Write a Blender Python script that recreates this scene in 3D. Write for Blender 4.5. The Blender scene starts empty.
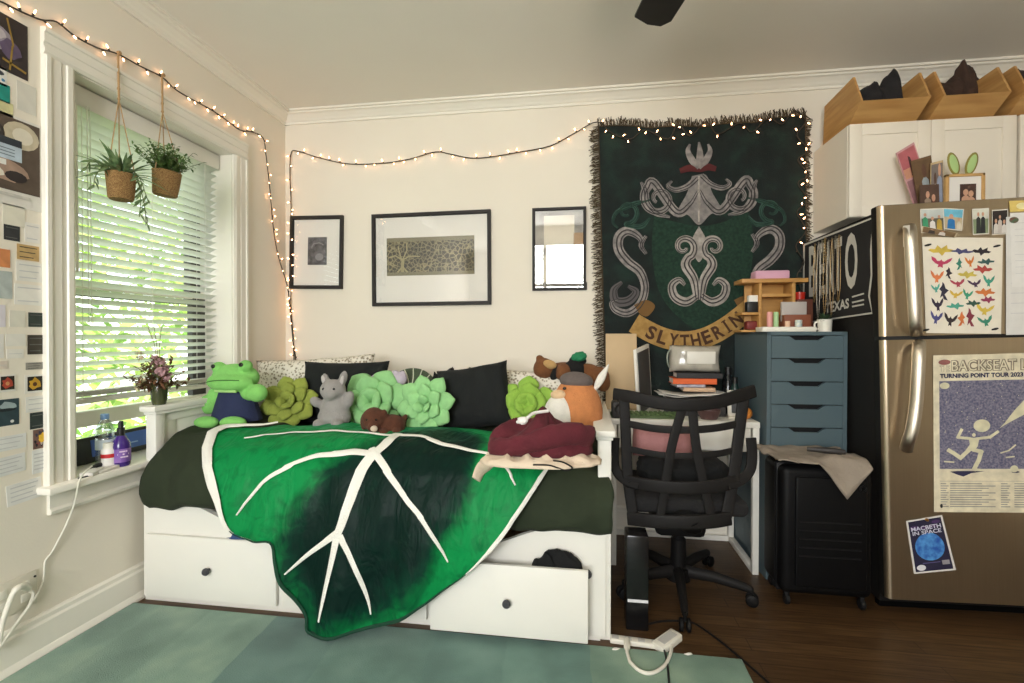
import bpy, bmesh, math, random
from mathutils import Vector, Matrix, Euler, noise
from mathutils.geometry import delaunay_2d_cdt
import mathutils
rnd = random.Random(7)
SC = bpy.context.scene
COL = SC.collection
R = math.radians
PI = math.pi

# ------------------------------------------------------------------ camera, world, lights, exposure
F = 480.0                                   # focal length in pixels of the 1024x683 frame
YAW, PITCH, ROLL = R(8.3), R(-.46), R(-.1)
CAM = Vector((0, 0, 1.2))
def cam_axes():
    cy, sy, cp, sp, cr, sr = math.cos(YAW), math.sin(YAW), math.cos(PITCH), math.sin(PITCH), math.cos(ROLL), math.sin(ROLL)
    fwd = Vector((-sy*cp, cy*cp, sp)); right = Vector((cy, sy, 0)); down = fwd.cross(right)
    return cr*right+sr*down, -sr*right+cr*down, fwd
AX, AD, AF = cam_axes()
cam = bpy.data.cameras.new('camera'); cam.sensor_width = 36; cam.lens = F/1024*36; cam.clip_start = .05
camo = bpy.data.objects.new('camera', cam); COL.objects.link(camo)
m = Matrix.Identity(4)
for i in range(3):
    m[i][0] = AX[i]; m[i][1] = -AD[i]; m[i][2] = -AF[i]; m[i][3] = CAM[i]
camo.matrix_world = m
SC.camera = camo

SC.view_settings.view_transform = 'Standard'
SC.view_settings.look = 'None'
SC.view_settings.gamma = 1
SC.view_settings.use_curve_mapping = False
SC.view_settings.exposure = 0.0
SC.cycles.use_denoising = True
SC.cycles.max_bounces = 8
SC.cycles.sample_clamp_indirect = 6

w = bpy.data.worlds.new('sky'); SC.world = w; w.use_nodes = True
nt = w.node_tree; nt.nodes.clear()
sky = nt.nodes.new('ShaderNodeTexSky'); sky.sky_type = 'NISHITA'; sky.sun_disc = False
sky.sun_elevation = R(52); sky.sun_rotation = R(90)
bg = nt.nodes.new('ShaderNodeBackground'); bg.inputs[1].default_value = .9
wo = nt.nodes.new('ShaderNodeOutputWorld')
hz = nt.nodes.new('ShaderNodeMix'); hz.data_type = 'RGBA'; hz.inputs[0].default_value = .7; hz.inputs[7].default_value = (3.2, 3.3, 3.2, 1)
nt.links.new(sky.outputs[0], hz.inputs[6]); nt.links.new(hz.outputs[2], bg.inputs[0]); nt.links.new(bg.outputs[0], wo.inputs[0])

def light(name, kind, loc, power, color, rot=(0, 0, 0), **kw):
    l = bpy.data.lights.new(name, kind); l.energy = power; l.color = color
    for k, v in kw.items(): setattr(l, k, v)
    o = bpy.data.objects.new(name, l); o.location = loc; o.rotation_euler = rot; COL.objects.link(o); return o
light('sun', 'SUN', (4, 2, 6), 13.0, (1, .95, .85), (0, R(40), R(12)), angle=R(1.5))
# daylight coming in through the two windows behind the photographer
light('rear_daylight', 'AREA', (-.65, -2.52, 1.7), 180, (.985, .99, 1), (R(90), 0, 0), shape='RECTANGLE', size=1.5, size_y=1.5)
# bulb of the ceiling fan lamp
light('fan_bulb', 'POINT', (.42, 1.3, 2.12), 11, (1, .86, .68), shadow_soft_size=.09)

# ------------------------------------------------------------------ pixel -> place
XW, YB, ZC = -2.015, 3.04, 2.72
def ray(px, py): return AX*((px-512)/F)+AD*((py-341.5)/F)+AF
def onx(px, py, x): d = ray(px, py); return CAM+d*((x-CAM.x)/d.x)
def ony(px, py, y): d = ray(px, py); return CAM+d*((y-CAM.y)/d.y)
def onz(px, py, z): d = ray(px, py); return CAM+d*((z-CAM.z)/d.z)
def scl(p): return (Vector(p)-CAM).dot(AF)/F       # metres per pixel at a point

# ------------------------------------------------------------------ materials
def lin(c):
    r = []
    for v in c:
        v /= 255.; r.append(v/12.92 if v <= .04045 else ((v+.055)/1.055)**2.4)
    return tuple(r)+(1,)
MATS = {}
def mat(name, col, rough=.6, metal=0., var=.06, vs=8., bump=0., bs=40., sheen=0., spec=.5, emit=0., trans=0., stretch=None, col2=None, thr=None, coat=0):
    """principled surface whose colour varies a little (or turns to col2 where noise passes thr)"""
    if name in MATS: return MATS[name]
    M = bpy.data.materials.new(name); M.use_nodes = True; MATS[name] = M
    n, l = M.node_tree.nodes, M.node_tree.links
    b = n['Principled BSDF']
    b.inputs['Roughness'].default_value = rough; b.inputs['Metallic'].default_value = metal
    b.inputs['Specular IOR Level'].default_value = spec
    b.inputs['Sheen Weight'].default_value = sheen
    b.inputs['Coat Weight'].default_value = coat
    c = lin(col)
    tc = n.new('ShaderNodeTexCoord'); mp = n.new('ShaderNodeMapping'); l.new(tc.outputs['Object'], mp.inputs[0])
    if stretch: mp.inputs['Scale'].default_value = stretch
    tx = n.new('ShaderNodeTexNoise'); tx.inputs['Scale'].default_value = vs; tx.inputs['Detail'].default_value = 5
    l.new(mp.outputs[0], tx.inputs['Vector'])
    rp = n.new('ShaderNodeValToRGB'); l.new(tx.outputs[0], rp.inputs[0]); e = rp.color_ramp.elements
    if col2 and thr is None:
        e[0].position, e[1].position = .35, .65; e[0].color, e[1].color = c, lin(col2)
    elif col2:
        e[0].position, e[1].position = thr-.02, thr+.02; e[0].color, e[1].color = c, lin(col2)
    else:
        e[0].position, e[1].position = .3, .7
        e[0].color = tuple(v*(1-var) for v in c[:3])+(1,); e[1].color = tuple(min(1, v*(1+var)) for v in c[:3])+(1,)
    l.new(rp.outputs[0], b.inputs['Base Color'])
    if sheen: b.inputs['Sheen Tint'].default_value = tuple(min(1, v*1.2+.1) for v in c[:3])+(1,)
    if bump:
        t2 = n.new('ShaderNodeTexNoise'); t2.inputs['Scale'].default_value = bs; t2.inputs['Detail'].default_value = 4
        l.new(mp.outputs[0], t2.inputs['Vector'])
        bp = n.new('ShaderNodeBump'); bp.inputs['Strength'].default_value = bump; bp.inputs['Distance'].default_value = .01
        l.new(t2.outputs[0], bp.inputs['Height']); l.new(bp.outputs[0], b.inputs['Normal'])
    if emit:
        b.inputs['Emission Color'].default_value = c; b.inputs['Emission Strength'].default_value = emit
    if trans:
        tr = n.new('ShaderNodeBsdfTranslucent'); l.new(rp.outputs[0], tr.inputs[0])
        mx = n.new('ShaderNodeMixShader'); mx.inputs[0].default_value = trans
        l.new(b.outputs[0], mx.inputs[1]); l.new(tr.outputs[0], mx.inputs[2]); l.new(mx.outputs[0], n['Material Output'].inputs[0])
    return M
def pane_mat(name, gloss=.08, tint=(1, 1, 1, 1), rough=.0):
    if name in MATS: return MATS[name]
    M = bpy.data.materials.new(name); M.use_nodes = True; MATS[name] = M
    n, l = M.node_tree.nodes, M.node_tree.links
    n.remove(n['Principled BSDF'])
    a = n.new('ShaderNodeBsdfTransparent'); a.inputs[0].default_value = tint
    g = n.new('ShaderNodeBsdfGlossy'); g.inputs['Roughness'].default_value = rough
    mx = n.new('ShaderNodeMixShader'); mx.inputs[0].default_value = gloss
    l.new(a.outputs[0], mx.inputs[1]); l.new(g.outputs[0], mx.inputs[2]); l.new(mx.outputs[0], n['Material Output'].inputs[0])
    return M
def node_mat(name, rough, build, **kw):
    if name in MATS: return MATS[name]
    M = bpy.data.materials.new(name); M.use_nodes = True; MATS[name] = M
    n, l = M.node_tree.nodes, M.node_tree.links; b = n['Principled BSDF']; b.inputs['Roughness'].default_value = rough
    for k, v in kw.items(): b.inputs[k.replace('_', ' ')].default_value = v
    tc = n.new('ShaderNodeTexCoord'); build(n, l, b, tc); return M
def ramp(n, stops, interp='LINEAR'):
    r = n.new('ShaderNodeValToRGB'); r.color_ramp.interpolation = interp; e = r.color_ramp.elements
    while len(e) < len(stops): e.new(.5)
    for i, (p, c) in enumerate(stops): e[i].position = p; e[i].color = lin(c)
    return r
def mix(n, l, a, b, f, mode='MIX'):
    m = n.new('ShaderNodeMix'); m.data_type = 'RGBA'; m.blend_type = mode
    for s, v in ((6, a), (7, b), (0, f)):
        if hasattr(v, 'links'): l.new(v, m.inputs[s])
        else: m.inputs[s].default_value = v
    return m.outputs[2]

# ------------------------------------------------------------------ mesh builder
class G:
    def __init__(s): s.bm = bmesh.new(); s.mi = 0; s.M = None
    def v(s, p): p = Vector(p); return s.bm.verts.new(s.M @ p if s.M else p)
    def f(s, vs, mi=None):
        try: f = s.bm.faces.new(vs)
        except ValueError: return None
        f.material_index = s.mi if mi is None else mi; return f
    def face(s, pts): return s.f([s.v(p) for p in pts])
    def box(s, c, d, bev=0., rot=None, seg=2):
        t = bmesh.new(); bmesh.ops.create_cube(t, size=1)
        for q in t.verts: q.co = Vector((q.co.x*d[0], q.co.y*d[1], q.co.z*d[2]))
        if bev: bmesh.ops.bevel(t, geom=t.edges[:]+t.verts[:], offset=min(bev, min(d)*.45), segments=seg, profile=.5, affect='EDGES')
        m = Matrix.Translation(c)
        if rot is not None: m = m @ (rot.to_4x4() if isinstance(rot, Matrix) else Euler(rot).to_matrix().to_4x4())
        s._in(t, m); return s
    def bx(s, x0, x1, y0, y1, z0, z1, bev=0.): return s.box(((x0+x1)/2, (y0+y1)/2, (z0+z1)/2), (abs(x1-x0), abs(y1-y0), abs(z1-z0)), bev)
    def _in(s, t, m):
        mp = {}
        for q in t.verts: mp[q] = s.v(m @ q.co)
        for f in t.faces: s.f([mp[q] for q in f.verts])
        t.free()
    def tube(s, pts, r, n=8, cap=True, flat=1., sq=1.):
        pts = [Vector(p) for p in pts]
        rr = r if isinstance(r, (list, tuple)) else [r]*len(pts)
        prev = None; rings = []
        for i, p in enumerate(pts):
            t = (pts[min(i+1, len(pts)-1)]-pts[max(i-1, 0)])
            if t.length < 1e-9: t = Vector((0, 0, 1))
            t.normalize()
            a = prev if prev is not None else (Vector((0, 0, 1)) if abs(t.z) < .9 else Vector((1, 0, 0)))
            b = t.cross(a)
            if b.length < 1e-6: b = t.cross(Vector((0, 1, 0)))
            b.normalize(); a = b.cross(t).normalized(); prev = a
            pw = lambda q: math.copysign(abs(q)**sq, q)
            rings.append([s.v(p+(a*pw(math.cos(2*PI*k/n))+b*pw(math.sin(2*PI*k/n))*flat)*rr[i]) for k in range(n)])
        for i in range(len(rings)-1):
            for k in range(n): s.f([rings[i][k], rings[i][(k+1) % n], rings[i+1][(k+1) % n], rings[i+1][k]])
        if cap: s.f(rings[0][::-1]); s.f(rings[-1])
        return s
    def lathe(s, prof, n=20, c=(0, 0, 0), m=None):
        m = m or Matrix.Identity(4); c = Vector(c); rings = []
        for r, z in prof:
            rings.append([s.v(c+(m @ Vector((r*math.cos(2*PI*k/n), r*math.sin(2*PI*k/n), z)))) for k in range(n)] if r > 1e-6 else [s.v(c+(m @ Vector((0, 0, z))))])
        for a, b in zip(rings, rings[1:]):
            for k in range(n):
                q = [a[k % len(a)], a[(k+1) % len(a)], b[(k+1) % len(b)], b[k % len(b)]]
                u = []
                for x in q:
                    if x not in u: u.append(x)
                if len(u) > 2: s.f(u)
        return s
    def ell(s, c, r, rot=None, sub=3, nz=0., nf=3., seed=0, shape=None):
        t = bmesh.new(); bmesh.ops.create_icosphere(t, subdivisions=sub, radius=1)
        for q in t.verts:
            d = q.co.normalized()
            if shape: d = shape(d)
            k = 1+nz*noise.noise(d*nf+Vector((seed*7.3, seed*1.7, seed))) if nz else 1
            q.co = Vector((d.x*r[0], d.y*r[1], d.z*r[2]))*k
        m = Matrix.Translation(c)
        if rot is not None: m = m @ (rot.to_4x4() if isinstance(rot, Matrix) else Euler(rot).to_matrix().to_4x4())
        s._in(t, m); return s
    def grid(s, fn, nu, nv, closed=False):
        g = [[s.v(fn(i/nu, j/nv)) for j in range(nv+1)] for i in range(nu+1)]
        for i in range(nu):
            for j in range(nv): s.f([g[i][j], g[i+1][j], g[i+1][j+1], g[i][j+1]])
        return g
    def prism(s, pts, to3, d0, d1):
        """closed outline pts (2D) extruded between depths d0 and d1; to3(a, b, d) gives the point"""
        A = [s.v(to3(a, b, d0)) for a, b in pts]; B = [s.v(to3(a, b, d1)) for a, b in pts]; n = len(pts)
        s.f(A[::-1]); s.f(B)
        for i in range(n): s.f([A[i], A[(i+1) % n], B[(i+1) % n], B[i]])
        return s
    def build(s, name, mats, parent=None, smooth=True, angle=40, loc=None, rot=None):
        bmesh.ops.recalc_face_normals(s.bm, faces=s.bm.faces[:])
        me = bpy.data.meshes.new(name); s.bm.to_mesh(me); s.bm.free()
        for q in (mats if isinstance(mats, (list, tuple)) else [mats]): me.materials.append(q)
        if smooth:
            me.shade_smooth(); me.set_sharp_from_angle(angle=R(angle))
        o = bpy.data.objects.new(name, me); COL.objects.link(o)
        if parent: o.parent = parent
        if loc is not None: o.location = loc
        if rot is not None: o.rotation_euler = rot
        return o
def tag(o, label, cat, group=None, kind=None):
    o['label'] = label; o['category'] = cat
    if group: o['group'] = group
    if kind: o['kind'] = kind
    return o
def thing(name, label, cat, loc=(0, 0, 0), rot=(0, 0, 0), group=None):
    o = bpy.data.objects.new(name, None); o.empty_display_size = .05; COL.objects.link(o)
    o.location = loc; o.rotation_euler = rot; return tag(o, label, cat, group)
def struct(o): o['kind'] = 'structure'; return o
def remesh(o, vox, smooth=4):
    a = o.modifiers.new('r', 'REMESH'); a.mode = 'VOXEL'; a.voxel_size = vox
    b = o.modifiers.new('s', 'SMOOTH'); b.iterations = smooth; b.factor = .5
    dg = bpy.context.evaluated_depsgraph_get(); dg.update()
    me = bpy.data.meshes.new_from_object(o.evaluated_get(dg)); me.name = o.name
    o.modifiers.clear(); o.data = me; me.shade_smooth(); return o
_FC = {}
def text2d(s, size=1., bold=0.):
    """outline of a word as 2D vertices and faces"""
    k = (s, bold)
    if k not in _FC:
        c = bpy.data.curves.new('t', 'FONT'); c.body = s; c.offset = bold; c.resolution_u = 3
        o = bpy.data.objects.new('t', c); COL.objects.link(o)
        dg = bpy.context.evaluated_depsgraph_get(); dg.update()
        me = bpy.data.meshes.new_from_object(o.evaluated_get(dg))
        _FC[k] = ([(q.co.x, q.co.y) for q in me.vertices], [tuple(p.vertices) for p in me.polygons])
        bpy.data.objects.remove(o); bpy.data.curves.remove(c); bpy.data.meshes.remove(me)
    V, P = _FC[k]; return [(x*size, y*size) for x, y in V], P
def put_text(g, s, to3, x0, y0, x1, y1, mi=0, bold=0.):
    """word stretched into the box x0..x1, y0..y1 (2D, y up or down as to3 reads it)"""
    V, P = text2d(s, 1, bold)
    if not V: return
    ax, bx_ = min(v[0] for v in V), max(v[0] for v in V); ay, by = min(v[1] for v in V), max(v[1] for v in V)
    vs = [g.v(to3(x0+(a-ax)/(bx_-ax)*(x1-x0), y0+(b-ay)/(by-ay)*(y1-y0))) for a, b in V]
    for p in P: g.f([vs[i] for i in p], mi)
def smoothpath(pts, k=6):
    """Catmull-Rom through pts"""
    pts = [Vector(p) for p in pts]; out = []
    P = [pts[0]*2-pts[1]]+pts+[pts[-1]*2-pts[-2]]
    for i in range(1, len(P)-2):
        a, b, c, d = P[i-1:i+3]
        for j in range(k):
            t = j/k
            out.append(.5*((2*b)+(c-a)*t+(2*a-5*b+4*c-d)*t*t+(3*b-a-3*c+d)*t**3))
    out.append(pts[-1]); return out
def ss(a, b, x): t = max(0, min(1, (x-a)/(b-a))); return t*t*(3-2*t)
def nz(*p): return noise.noise(Vector(p))

# common surfaces
WHITE = mat('white_paint', (232, 229, 219), .45, var=.015, vs=3)
TRIM = mat('trim_paint', (236, 231, 218), .4, var=.015, vs=3)
WALL = mat('cream_wall_paint', (231, 223, 207), .8, var=.015, vs=2, bump=.04, bs=120)
CEIL = mat('ceiling_paint', (238, 233, 223), .9, var=.015, vs=2)
BLACK = mat('black_plastic', (19, 18, 18), .45, var=.05)
BLACKCLOTH = mat('black_cloth', (14, 15, 15), .95, var=.15, vs=20, bump=.3, bs=60)
PAPER = mat('white_paper', (228, 225, 218), .8, var=.02)
GLASS = pane_mat('window_glass', .06)

# ================================================================== the room
g = G(); g.bx(XW-.3, 3.4, -2.7, YB+.15, -.1, 0)
def floor_nodes(n, l, b, tc):
    mp = n.new('ShaderNodeMapping'); l.new(tc.outputs['Object'], mp.inputs[0])
    br = n.new('ShaderNodeTexBrick'); l.new(mp.outputs[0], br.inputs[0])
    br.inputs['Scale'].default_value = 1; br.inputs['Brick Width'].default_value = 1.3; br.inputs['Row Height'].default_value = .075
    br.inputs['Mortar Size'].default_value = .0012; br.inputs['Color1'].default_value = lin((102, 77, 50)); br.inputs['Color2'].default_value = lin((80, 59, 38)); br.inputs['Mortar'].default_value = lin((25, 17, 12))
    m2 = n.new('ShaderNodeMapping'); m2.inputs['Scale'].default_value = (2, 28, 1); l.new(tc.outputs['Object'], m2.inputs[0])
    tx = n.new('ShaderNodeTexNoise'); tx.inputs['Scale'].default_value = 3; tx.inputs['Detail'].default_value = 6; l.new(m2.outputs[0], tx.inputs[0])
    r = ramp(n, [(.3, (150, 140, 130)), (.7, (255, 250, 245))]); l.new(tx.outputs[0], r.inputs[0])
    l.new(mix(n, l, br.outputs[0], r.outputs[0], .8, 'MULTIPLY'), b.inputs['Base Color'])
struct(g.build('floor', node_mat('dark_wood_floor', .42, floor_nodes, Specular_IOR_Level=.3), smooth=False))
g = G(); g.bx(XW-.3, 3.4, -2.7, YB+.15, ZC, ZC+.1); struct(g.build('ceiling', CEIL, smooth=False))
WY0, WY1, WZ0, WZ1 = 1.648, 2.532, .635, 2.262                      # opening of the left window
g = G()
for a in ((-2.5, WY0, 0, ZC), (WY1, YB+.15, 0, ZC), (WY0, WY1, 0, WZ0-.03), (WY0, WY1, WZ1, ZC)): g.bx(XW-.26, XW, a[0], a[1], a[2], a[3])
struct(g.build('wall_left', WALL, smooth=False))
g = G(); g.bx(XW, 3.4, YB, YB+.15, 0, ZC); struct(g.build('wall_back', WALL, smooth=False))
g = G(); g.bx(3.3, 3.4, -2.5, YB, 0, ZC); struct(g.build('wall_right', WALL, smooth=False))
g = G(); RX0, RX1, RZ0, RZ1 = -1.4, .1, .95, 2.45
for a in ((XW, RX0, 0, ZC), (RX1, 3.4, 0, ZC), (RX0, RX1, 0, RZ0), (RX0, RX1, RZ1, ZC)): g.bx(a[0], a[1], -2.5, -2.4, a[2], a[3])
struct(g.build('wall_rear', WALL, smooth=False))
g = G()
for x0, x1 in ((RX0, RX0+.05), (-.68, -.62), (RX1-.05, RX1)): g.bx(x0, x1, -2.47, -2.40, RZ0, RZ1)
for z0, z1 in ((RZ0, RZ0+.05), (1.68, 1.73), (RZ1-.05, RZ1)): g.bx(RX0, RX1, -2.465, -2.405, z0, z1)
struct(g.build('window_2', TRIM, smooth=False))

# crown mouldings: same section, one run per wall
CR = [(0, -.072), (.012, -.072), (.012, -.058), (.022, -.052), (.03, -.042), (.052, -.024), (.066, -.02), (.07, -.012), (.085, -.012), (.085, 0), (0, 0)]
g = G(); g.prism(CR, lambda a, b, d: (d, YB-a, ZC+b), XW, 3.3); struct(g.build('trim_1', TRIM, smooth=False))
g = G(); g.prism(CR, lambda a, b, d: (XW+a, d, ZC+b), -2.4, YB); struct(g.build('trim_2', TRIM, smooth=False))
BB = [(0, 0), (.028, 0), (.028, .012), (.02, .03), (.017, .035), (.017, .125), (.012, .135), (.012, .15), (.004, .16), (0, .16)]
g = G(); g.prism(BB, lambda a, b, d: (XW+a, d, b), -2.4, YB); struct(g.build('baseboard_left', TRIM, smooth=False))
g = G(); g.prism(BB, lambda a, b, d: (d, YB-a, b), XW, 3.3); struct(g.build('baseboard_back', TRIM, smooth=False))

# left window: casing, sill, apron, jambs, sashes
g = G()
CAS = [(0, 0), (0, .012), (.012, .02), (.03, .02), (.034, .014), (.05, .014), (.054, .018), (.09, .018), (.094, .024), (.108, .024), (.112, .018), (.112, 0)]
for side in (-1, 1):
    e = WY0 if side < 0 else WY1
    g.prism(CAS, lambda a, b, d: (XW+b, e+side*a, d), WZ0, WZ1)
g.prism([(a, b*1.06) for a, b in CAS], lambda a, b, d: (XW+b, d, WZ1+a*.92), WY0-.113, WY1+.113)
g.bx(XW-.2, XW+.06, WY0-.135, WY1+.135, WZ0-.028, WZ0, .006)               # stool
AP = [(0, 0), (.004, .026), (.02, .022), (.026, .014), (.105, .014), (.105, 0)]
g.prism([(b, a) for a, b in [(0, .53-.01), (.018, .522), (.022, .535), (.014, .545), (.014, .607), (0, .607)]], lambda a, b, d: (XW+b, d, a), WY0-.1, WY1+.1)
win = struct(g.build('window_1', TRIM, smooth=True, angle=25))
g = G()
g.bx(XW-.25, XW+.0, WY0-.02, WY0+.004, WZ0, WZ1); g.bx(XW-.25, XW, WY1-.004, WY1+.02, WZ0, WZ1); g.bx(XW-.25, XW, WY0, WY1, WZ1-.004, WZ1+.02)
g.build('window_jamb', TRIM, win, smooth=False)
DARKF = mat('dark_sash', (58, 56, 50), .5)
g = G()
for y0, y1 in ((WY0+.004, WY0+.05), (WY1-.08, WY1-.004)): g.bx(XW-.245, XW-.205, y0, y1, 1.40, WZ1-.004)
g.bx(XW-.245, XW-.205, WY0, WY1, 1.385, 1.412); g.bx(XW-.245, XW-.205, WY0, WY1, 2.19, 2.26)
g.build('upper_sash', DARKF, win, smooth=False)
g = G(); g.bx(XW-.205, XW-.17, WY0+.005, WY1-.005, 1.415, 1.452)
g.bx(XW-.205, XW-.165, WY0+.005, WY1-.005, .80, .87, .004)
g.build('lower_sash_rail', TRIM, win, smooth=False)
g = G()
for y0, y1 in ((WY0+.004, WY0+.045), (WY1-.10, WY1-.004)): g.bx(XW-.204, XW-.17, y0, y1, .83, 1.42)
g.build('lower_sash_stile', DARKF, win, smooth=False)
g = G(); g.bx(XW-.228, XW-.224, WY0+.04, WY1-.06, 1.41, 2.2); g.bx(XW-.19, XW-.187, WY0+.04, WY1-.06, .86, 1.42)
g.build('window_pane', GLASS, win, smooth=False)

# venetian blind
bl = thing('venetian_blind', 'white slatted blind lowered most of the way down the window', 'blind', (XW-.11, (WY0+WY1)/2, 2.25))
BLM = mat('blind_white', (236, 237, 228), .5, var=.01, trans=.42)
hw = (WY1-WY0)/2-.012
g = G(); g.box((.0, 0, -.035), (.055, 2*hw, .065), .004); g.box((.034, 0, -.04), (.012, 2*hw+.004, .085), .003); g.build('headrail', WHITE, bl)
g = G(); zs = []
z = -.088
while z > -1.275:
    zs.append(z); tl = R(25)
    for s in (0,):
        def sl(u, v, z=z):
            a = (u-.5)*.05; c = .003*(1-(2*u-1)**2)
            return (a*math.cos(tl), (v-.5)*2*hw, z+a*math.sin(tl)+c)
        g.grid(sl, 4, 1)
    z -= .0385
g.build('slat', BLM, bl)
g = G()
for k in range(4): g.box((0, 0, -1.285-.006*k), (.05, 2*hw, .0035))
g.box((0, 0, -1.325), (.052, 2*hw, .022), .004); g.build('bottom_rail', WHITE, bl)
g = G()
for y in (-hw*.78, 0, hw*.78):
    for x in (-.027, .027): g.tube([(x, y, -.07), (x, y, -1.32)], .0013, 5)
g.build('ladder_cord', WHITE, bl)
g = G(); g.tube([(.045, -hw+.055, -.07), (.047, -hw+.057, -.78)], .005, 6); g.build('tilt_wand', WHITE, bl)
g = G()
for k in (.10, .112): g.tube([(.046, -hw+k, -.07), (.047, -hw+k+.004, -1.0)], .0015, 5)
g.build('pull_cord', WHITE, bl)

# ================================================================== outside
LEAF = mat('sunlit_leaf', (178, 204, 112), .5, var=.4, vs=1.5, trans=.45, spec=.3)
LEAF2 = mat('yellow_leaf', (214, 224, 150), .5, var=.3, vs=1.5, trans=.45, spec=.3)
LEAF3 = mat('green_leaf', (136, 176, 88), .5, var=.4, vs=1.5, trans=.4, spec=.3)
g = G(); rl = random.Random(3)
for i in range(15000):
    d = rl.random()
    x = -3.3-d*3.0; y = rl.uniform(1.2, 8.5); zc = rl.uniform(-.4, 5.4)
    if nz(x*1.1, y*1.1, zc*1.1) < -.12+.1*rl.random(): continue
    a = Euler((rl.uniform(-.9, .9), rl.uniform(-.9, .9), rl.uniform(0, 6.3))).to_matrix()
    L = rl.uniform(.07, .13)
    g.mi = rl.choice((0, 0, 1, 2))
    g.face([Vector((x, y, zc))+a @ Vector(q) for q in ((-L, 0, 0), (-.2*L, .42*L, .1*L), (L, 0, -.1*L), (-.2*L, -.42*L, .1*L))])
tag(g.build('tree_foliage', [LEAF, LEAF2, LEAF3], smooth=False), 'bright green tree leaves outside the window', 'foliage', kind='stuff')
g = G(); g.bx(-9, XW-.31, -4, 11, -.7, -.6)
struct(g.build('ground', mat('lawn_ground', (105, 130, 70), .9, var=.3, vs=4), smooth=False))

# ================================================================== rug
def rug_nodes(n, l, b, tc):
    mp = n.new('ShaderNodeMapping'); mp.inputs['Rotation'].default_value = (0, 0, R(-3)); l.new(tc.outputs['Object'], mp.inputs[0])
    sx = n.new('ShaderNodeSeparateXYZ'); l.new(mp.outputs[0], sx.inputs[0])
    tx = n.new('ShaderNodeTexNoise'); tx.inputs['Scale'].default_value = 3.2; tx.inputs['Detail'].default_value = 5; l.new(tc.outputs['Object'], tx.inputs[0])
    r = ramp(n, [(.3, (76, 110, 99)), (.5, (108, 140, 127)), (.72, (142, 167, 151))]); l.new(tx.outputs[0], r.inputs[0])
    ma = n.new('ShaderNodeMath'); ma.operation = 'MULTIPLY_ADD'; ma.inputs[1].default_value = 1/2.6; ma.inputs[2].default_value = 2.02/2.6; l.new(sx.outputs[0], ma.inputs[0])
    t2 = n.new('ShaderNodeTexNoise'); t2.inputs['Scale'].default_value = 9; l.new(tc.outputs['Object'], t2.inputs[0])
    m3 = n.new('ShaderNodeMath'); m3.operation = 'MULTIPLY_ADD'; m3.inputs[1].default_value = .012; l.new(t2.outputs[0], m3.inputs[0]); l.new(ma.outputs[0], m3.inputs[2])
    st = ramp(n, [(0, (255, 255, 240)), (.12, (235, 240, 225)), (.21, (255, 255, 240)), (.325, (178, 205, 208)), (.45, (200, 222, 220)), (.60, (185, 212, 212)), (.71, (205, 228, 226)), (.832, (250, 250, 232))], 'CONSTANT')
    l.new(m3.outputs[0], st.inputs[0])
    l.new(mix(n, l, r.outputs[0], st.outputs[0], .85, 'MULTIPLY'), b.inputs['Base Color'])
    t3 = n.new('ShaderNodeTexNoise'); t3.inputs['Scale'].default_value = 260; l.new(tc.outputs['Object'], t3.inputs[0])
    bp = n.new('ShaderNodeBump'); bp.inputs['Strength'].default_value = .35; bp.inputs['Distance'].default_value = .01; l.new(t3.outputs[0], bp.inputs['Height']); l.new(bp.outputs[0], b.inputs['Normal'])
g = G(); g.bx(XW+.03, .59, -.9, 1.875, 0, .012, .005)
tag(g.build('area_rug', node_mat('green_rug', .95, rug_nodes, Sheen_Weight=.3), smooth=False), 'large sage green rug on the wooden floor in front of the bed', 'rug')

# ================================================================== daybed
BX0, BX1, BY0, BY1 = -1.985, .125, 1.93, 2.80
bed = thing('daybed', 'white wooden daybed with panelled arms and drawers along the front', 'bed', (0, 0, 0))
BEDW = mat('bed_white', (234, 231, 221), .42, var=.012, vs=4)
def arm(name, x, top, s):
    g = G()
    for y in (BY0+.025, BY1-.025): g.box((x, y, top/2-.015), (.052, .05, top-.03), .004)
    g.box((x, (BY0+BY1)/2, top-.045), (.030, BY1-BY0-.08, .07), .002)
    g.box((x, (BY0+BY1)/2, top*.52), (.016, BY1-BY0-.08, top*.86), .002)
    g.box((x, BY0+.09, top*.52), (.024, .07, top*.86), .002); g.box((x, BY1-.09, top*.52), (.024, .07, top*.86), .002)
    o = g.build(name, BEDW, bed)
    g = G(); g.box((x, (BY0+BY1)/2-.005, top-.013), (.082, BY1-BY0+.03, .026), .005); g.box((x, (BY0+BY1)/2, top-.033), (.066, BY1-BY0+.012, .016), .004)
    g.build('arm_cap', BEDW, o)
arm('arm_panel', BX0+.035, .885, -1); arm('arm_panel', BX1-.035, .835, 1)
g = G(); g.bx(BX0+.05, BX1-.05, BY1-.035, BY1-.01, .25, .80, .003); g.bx(BX0+.03, BX1-.03, BY1-.05, BY1+.005, .80, .83, .004); g.build('back_panel', BEDW, bed)
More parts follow.
